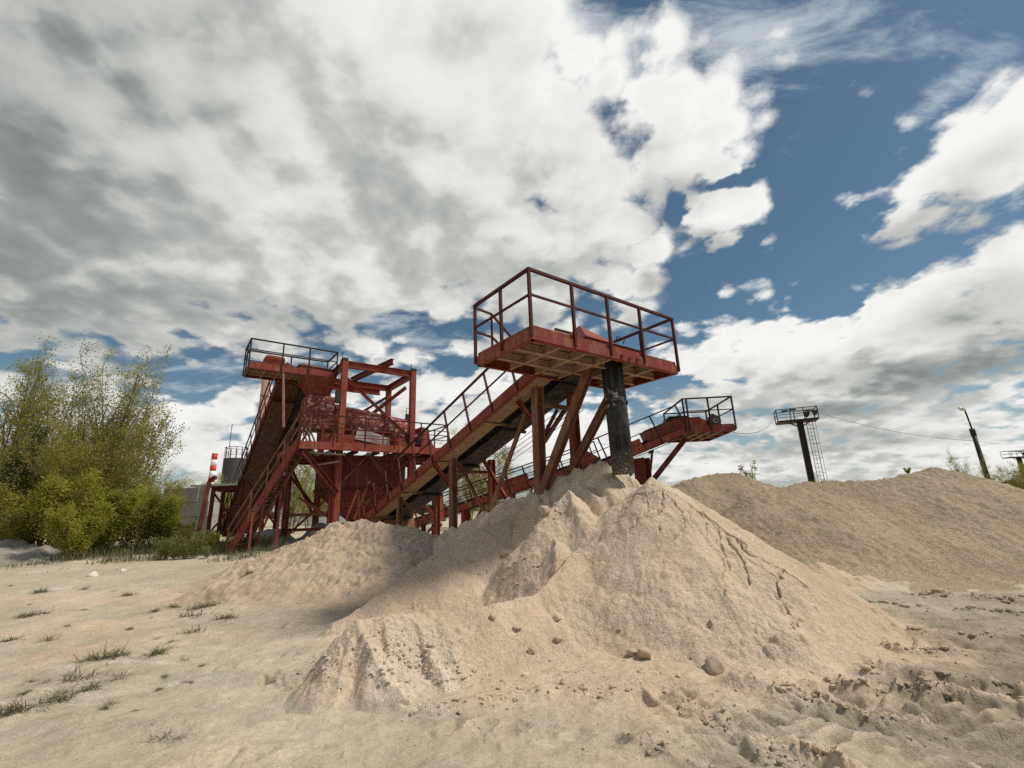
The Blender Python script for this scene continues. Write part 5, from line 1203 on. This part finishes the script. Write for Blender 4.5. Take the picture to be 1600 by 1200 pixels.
spots = [(170, 1026, 0, 1.15, 'fullest green grass tuft in the left foreground'), (250, 1020, 1, 1.0, 'flat grass tuft right of the fullest one'), (125, 1060, 2, 1.0, 'brownish tuft of dry stalks below the fullest one'),
    (95, 1086, 0, .85, 'dense dark tuft near the bottom left corner, above the lone stalks'), (20, 1110, 1, 1.0, 'spiky tuft at the left picture edge near the bottom'), (75, 1000, 2, .9, 'thin dry tuft standing alone at far left'),
    (50, 962, 0, 1.0, 'wide green patch of grass at far left in the middle distance'), (60, 930, 1, 1.3, 'sparse grass patch above the wide patch at far left'), (320, 948, 0, 1.35, 'largest mat of grass and twigs beside the white sand streak'),
    (355, 965, 1, 1.2, 'grass fringe at the lower right of the largest mat'), (240, 956, 1, .9, 'small tuft left of the largest mat, nearer one of a pair'), (270, 950, 1, .9, 'small tuft left of the largest mat, farther one of a pair'),
    (200, 932, 1, 1.0, 'low tuft in the middle distance of the pale sand'), (300, 962, 2, 1.3, 'dry twigs standing in the largest mat of grass'), (190, 1055, 2, .7, 'short dry stalks below the fullest tuft, right of the brownish tuft'),
    (250, 1145, 2, .5, 'small dry sprig on bare sand in the lower left, left one of two'), (280, 1148, 2, .4, 'small dry sprig on bare sand in the lower left, right one of two'), (15, 1000, 1, .9, 'grass tuft at the left picture edge, level with the dry tuft'),
    (140, 1070, 1, .8, 'green tuft between the brownish stalks and the dense dark tuft'), (300, 985, 2, .9, 'line of dry stalks along the wheel print left of the spur'), (130, 925, 2, .8, 'dry tuft in the middle distance left of the low tuft'), (345, 940, 0, .8, 'dark grass tuft right behind the largest mat')]
usedp = set()
for k, (px, py, i, s, lab) in enumerate(spots):
    o = protos[i] if i not in usedp else copy_tree(protos[i]); usedp.add(i)
    p = atz(px, py, 0.02); z = float(g_full(np.array([p[0]]), np.array([p[1]]))[0]); o.location = (p[0], p[1], z - .005); o.scale = (s * 1.35,) * 3; o.rotation_euler = (0, 0, k * 1.7); o['label'] = lab
rg = np.random.default_rng(47)
for k in range(26):
    px, py = rg.uniform(5, 400), rg.uniform(915, 1110)
    if px > 330 and py > 1000: continue
    o = copy_tree(protos[int(rg.integers(1, 3))]); p = atz(px, py, 0.02); z = float(g_full(np.array([p[0]]), np.array([p[1]]))[0]); o.location = (p[0], p[1], z - .004); o.scale = (rg.uniform(.3, .6),) * 3; o.rotation_euler = (0, 0, rg.uniform(0, 6)); o['label'] = 'small sparse sprig of grass on the pale sand at left'; o['group'] = 'small grass sprigs on the pale sand'
wd = plant('weed_clump', 'leafy weed clump at the stairway foot', 'weed', (0, 0, 0), 51, .85, 9, .7, 7, 4, 6, .026, 'weed', 'bark', 'leafy weeds along the mound foot', .008, .05, .05, 0, .35, 'leaves')
wsp = [(352, 868, .45, None), (300, 880, 1.0, 'leafy weed clump left of the stairway foot'), (322, 884, .55, 'leafy weed clump in front of the stairway foot'), (270, 893, .9, 'leafy weed clump at the left end of the weed row'), (392, 862, .75, 'leafy weed clump right of the stairway foot'), (415, 856, .75, 'leafy weed clump below the grey sand heap'), (440, 850, .6, 'low weed clump at the right end of the weed row'), (290, 868, 1.3, 'taller weed clump left of the stairs behind the row'), (370, 858, .9, 'tall weed clump growing through the lower stairs'), (312, 862, 1.1, 'tall weed clump left behind the stair foot'), (250, 896, 1.0, 'weed clump in front of the low lime bush by the wall'), (285, 898, .6, 'short weed clump nearest to the camera in the row')]
for k, (px, py, s, lab) in enumerate(wsp):
    o = wd if k == 0 else copy_tree(wd)
    Yd = 17.4 if py > 872 else 19.2
    p = at(px, py, Yd) ; zz = gz(p[0], p[1]); o.location = (p[0], p[1], zz - .03); o.scale = (s,) * 3; o.rotation_euler = (0, 0, 1.3 * k)
    if lab: o['label'] = lab
def undergrowth():
    rng = np.random.default_rng(61); V, Q = [], []
    N = 26000; px = rng.uniform(-60, 460, N); Yd = rng.uniform(14.5, 24, N); keep = []
    X = (px - 800) / 711 * Yd
    f = fbm(X * .5, Yd * .5, 3, 63)
    dens = sstep(Yd + 2.2 * f, 16.8, 19.5) * .9 + .05 * (f > .25)
    k = rng.uniform(size=N) < dens; X, Yd = X[k], Yd[k]; n = len(X); Z = g_full(X, Yd)
    a = rng.uniform(0, 2 * np.pi, n); L = rng.uniform(.08, .38, n) * sstep(Yd, 14, 19); w = rng.uniform(.006, .016, n)
    B = np.stack([X, Yd, Z], 1); d = np.stack([np.cos(a) * .5, np.sin(a) * .5, np.ones(n)], 1) * L[:, None]; s = np.stack([-np.sin(a), np.cos(a), 0 * a], 1) * w[:, None]
    V = np.stack([B - s, B + s, B + d + s * .3, B + d - s * .3], 1).reshape(-1, 3)
    o = np_mesh('undergrowth', V, np.arange(4 * n).reshape(-1, 4), M['grass'], (0, 0, 0), False); tag(o, 'thin grass and undergrowth at the foot of the left thicket', 'undergrowth', None, 'stuff')
undergrowth()
def far_woods():
    rng = np.random.default_rng(71); N = 30000; az = rng.uniform(R(-60), R(60), N); r = rng.uniform(380, 430, N)
    x, y = np.sin(az) * r, np.cos(az) * r; top = 5 + 5 * np.abs(fbm(az * 40, az * 0 + 3, 4, 73)); z = rng.uniform(0, 1, N) * top
    C = np.stack([x, y, z], 1); lv, lq = leaves_mesh(C, None, 1.6, rng); o = np_mesh('distant_woods', lv, lq, M['leaf_dark'], (0, 0, 0), False); tag(o, 'low dark line of distant woods on the horizon', 'woods', None, 'stuff')
far_woods()

# ------------------------------------------------------------------ stones and clods
def rock_mesh(seed, r, sq=(1, .85, .75), n=3):
    import bmesh
    bm = bmesh.new(); bmesh.ops.create_icosphere(bm, subdivisions=n, radius=1.0); V = np.array([v.co[:] for v in bm.verts]); Fc = [tuple(v.index for v in f.verts) for f in bm.faces]; bm.free()
    rng = np.random.default_rng(seed)
    for _ in range(10):                                    # broken faces
        q = nrm(rng.normal(size=3)); c = rng.uniform(.58, .88); over = np.clip(V @ q - c, 0, None); V = V - over[:, None] * q * .92
    d = 1 + .12 * fbm(V[:, 0] * 1.6 + V[:, 2] * .9, V[:, 1] * 1.6 - V[:, 2] * .7, 3, seed) + .05 * fbm(V[:, 0] * 6 + V[:, 2] * 5, V[:, 1] * 6 + V[:, 2] * 2, 2, seed + 3)
    return V * d[:, None] * np.array(sq) * rng.uniform(.8, 1.15, 3) * r * 1.12, Fc
HEAP_OBJ = [o for o in sc.objects if o.type == 'MESH' and o.name.split('.')[0] in ('sand_pile', 'ground', 'sand_mound', 'rubble_heap', 'gravel_pile')]
from mathutils.bvhtree import BVHTree
TREES = []
for o in HEAP_OBJ:
    me = o.data; n = len(me.vertices); co = np.empty(n * 3, np.float32); me.vertices.foreach_get('co', co); co = co.reshape(-1, 3) + np.array(o.location)
    qs = np.empty(len(me.loops), np.int32); me.loops.foreach_get('vertex_index', qs)
    TREES.append((co, qs.reshape(-1, 4)))
BV = []
for co, qs in TREES: BV.append(BVHTree.FromPolygons(co.tolist(), qs.tolist()) if len(co) < 400000 else None)
def drop(px, py):
    d = _f + (px - 800) / 711 * _r - (py - 600) / 711 * _u; d = Vector(d).normalized(); o = Vector(EYE); best = None
    for b in BV:
        if b is None: continue
        h = b.ray_cast(o, d)
        if h[0] is not None and (best is None or h[3] < best[3]): best = h
    g = atz(px, py, 0.0)
    if d[2] < 0:
        dist = (Vector(g) - o).length
        if best is None or dist < best[3] + .0: 
            z = float(g_full(np.array([g[0]]), np.array([g[1]]))[0])
            if best is None: return np.array([g[0], g[1], z])
    return np.array(best[0]) if best else g
ST = [(1117, 1047, .115, 'rock', 'round tan boulder lying at the front foot of the cracked cone'), (1009, 1024, .085, 'rock', 'angular pale boulder, right one of the pair on the pile foot'), (988, 1022, .075, 'rock', 'rounded tan boulder, left one of the pair on the pile foot'),
    (968, 985, .028, 'rock', 'small stone above the boulder pair'), (770, 966, .055, 'rock', 'rough sand lump on the smooth face right of the spur crest'), (672, 1008, .04, 'rock', 'small lump on the right face of the spur'), (830, 1020, .055, 'rock', 'round lump low on the pile left of the boulder pair'),
    (808, 982, .05, 'rock', 'lump on the face between spur and cone'), (870, 968, .06, 'rock', 'upper lump of the short line left of the boulders'), (872, 1000, .06, 'rock', 'middle lump of the short line left of the boulders'), (1150, 1105, .02, 'whiterock', 'tiny white pebble by the clod row'),
    (1060, 1058, .03, 'rock', 'small stone between the boulder pair and the round boulder'), (1040, 1078, .045, 'rock', 'crumbly clod below the boulder pair'), (912, 1082, .05, 'rock', 'dark edged clod at the foot of the pile below the lump line'), (880, 1070, .03, 'rock', 'small clod at the pile foot left of the dark edged clod'),
    (790, 868, .09, 'rock', 'clod on the far flank below the trestle legs'), (850, 800, .11, 'rock', 'lump on the ridge left of the pale crest'), (142, 912, .14, 'whiterock', 'white stone on the sand left of the weeds'), (143, 878, .12, 'whiterock', 'white stone in front of the thicket'), (74, 874, .10, 'whiterock', 'white stone on the rubble heap'),
    (120, 878, .08, 'whiterock', 'small white stone beside the rubble heap'), (190, 905, .07, 'whiterock', 'small pale stone right of the white stone'), (390, 893, .12, 'rock', 'flat pale stone on the mound slope')]
for k, (px, py, r, mt, lab) in enumerate(ST):
    p = drop(px, py); V, Fc = rock_mesh(400 + k * 7, r, (1.0, .9, .78)); a = k * 1.1; ca, sa = math.cos(a), math.sin(a)
    V = np.stack([V[:, 0] * ca - V[:, 1] * sa, V[:, 0] * sa + V[:, 1] * ca, V[:, 2]], 1) + p + np.array([0, 0, r * .25])
    o = link_mesh('boulder' if r > .07 else 'stone', V, Fc, M[mt], None, True, p); tag(o, lab, 'boulder' if r > .07 else 'stone', 'loose stones on the sand')
    if r < .07 and mt == 'rock': o.data.materials[0] = M['sand']
def small_clods():
    rng = np.random.default_rng(91); base = [rock_mesh(500 + i, 1.0, (1, .85, .7), 1) for i in range(8)]
    bV = [np.array(b[0]) for b in base]; bF = np.array(base[0][1]); VV, FF = [], []; cnt = [0]
    def add(p, r):
        a = rng.uniform(0, 6.28); ca, sa = math.cos(a), math.sin(a); v = bV[rng.integers(8)] * np.array([1, 1, rng.uniform(.6, 1.1)])
        VV.append(np.stack([v[:, 0] * ca - v[:, 1] * sa, v[:, 0] * sa + v[:, 1] * ca, v[:, 2]], 1) * r + p + np.array([0, 0, r * .15]))
        FF.append(bF + cnt[0]); cnt[0] += len(v)
    def ell(n, cx, cy, sx, sy, r0, r1, rot=0):
        for _ in range(n):
            a, c = rng.normal() * sx, rng.normal() * sy; t = R(rot); add(drop(cx + a * math.cos(t) - c * math.sin(t), cy + a * math.sin(t) + c * math.cos(t)), r0 * (r1 / r0) ** (rng.uniform() ** 2.4))
    ell(150, 690, 1050, 55, 16, .008, .038, 20); ell(120, 620, 1030, 28, 24, .008, .035, 30); ell(110, 500, 1040, 36, 16, .008, .030, -10); ell(60, 830, 1080, 90, 8, .008, .035); ell(50, 960, 1060, 80, 16, .008, .035)
    ell(50, 800, 890, 40, 14, .010, .05, -20); ell(30, 640, 905, 60, 20, .010, .04, -28); ell(40, 862, 800, 22, 14, .012, .05)
    ell(50, 900, 1130, 200, 30, .005, .015); ell(60, 1050, 960, 160, 70, .006, .014); ell(90, 200, 1000, 160, 60, .005, .018); ell(80, 140, 880, 80, 10, .015, .06); ell(50, 560, 860, 70, 20, .010, .035); ell(120, 300, 1120, 220, 40, .004, .012)
    # broken crust heaped along the wheel berms
    for pl, hh, w, cs in BERMS:
        P = [atz(px, py, 0.0)[:2] for px, py in pl]
        for a0, b0 in zip(P[:-1], P[1:]):
            L = math.hypot(b0[0] - a0[0], b0[1] - a0[1]); n = int(L * 120 * (hh / .07)); t = rng.uniform(0, 1, n); nx, ny = -(b0[1] - a0[1]) / L, (b0[0] - a0[0]) / L; off = rng.normal(0, w * .75, n)
            x = a0[0] + (b0[0] - a0[0]) * t + nx * off; y = a0[1] + (b0[1] - a0[1]) * t + ny * off; z = g_full(x, y); keep = fbm(x * 1.7, y * 1.7, 2, 97) + rng.normal(0, .2, n) > -.08
            for q in np.nonzero(keep)[0]: add(np.array([x[q], y[q], z[q]]), .009 * (cs * .85 / .009) ** (rng.uniform() ** 2.0))
    # scattered crumbs over the churned yard
    n = 1500; x = rng.uniform(.3, 6.5, n); y = rng.uniform(3.2, 9, n); z = g_full(x, y); kp = (fbm(x * 1.2, y * 1.2, 3, 99) > .08) & (np.hypot((x - 2.2) / 3.2, (y - 8.3) / 3.0) > .95)
    for q in np.nonzero(kp)[0]: add(np.array([x[q], y[q], z[q]]), .005 * 5 ** (rng.uniform() ** 2))
    V = np.concatenate(VV); Fc = np.concatenate(FF).tolist()
    o = link_mesh('clods', V, Fc, M['sand'], None, False, (0, 6, 0)); tag(o, 'scattered crumbs and clods of dried sand', 'clods', None, 'stuff')
small_clods()
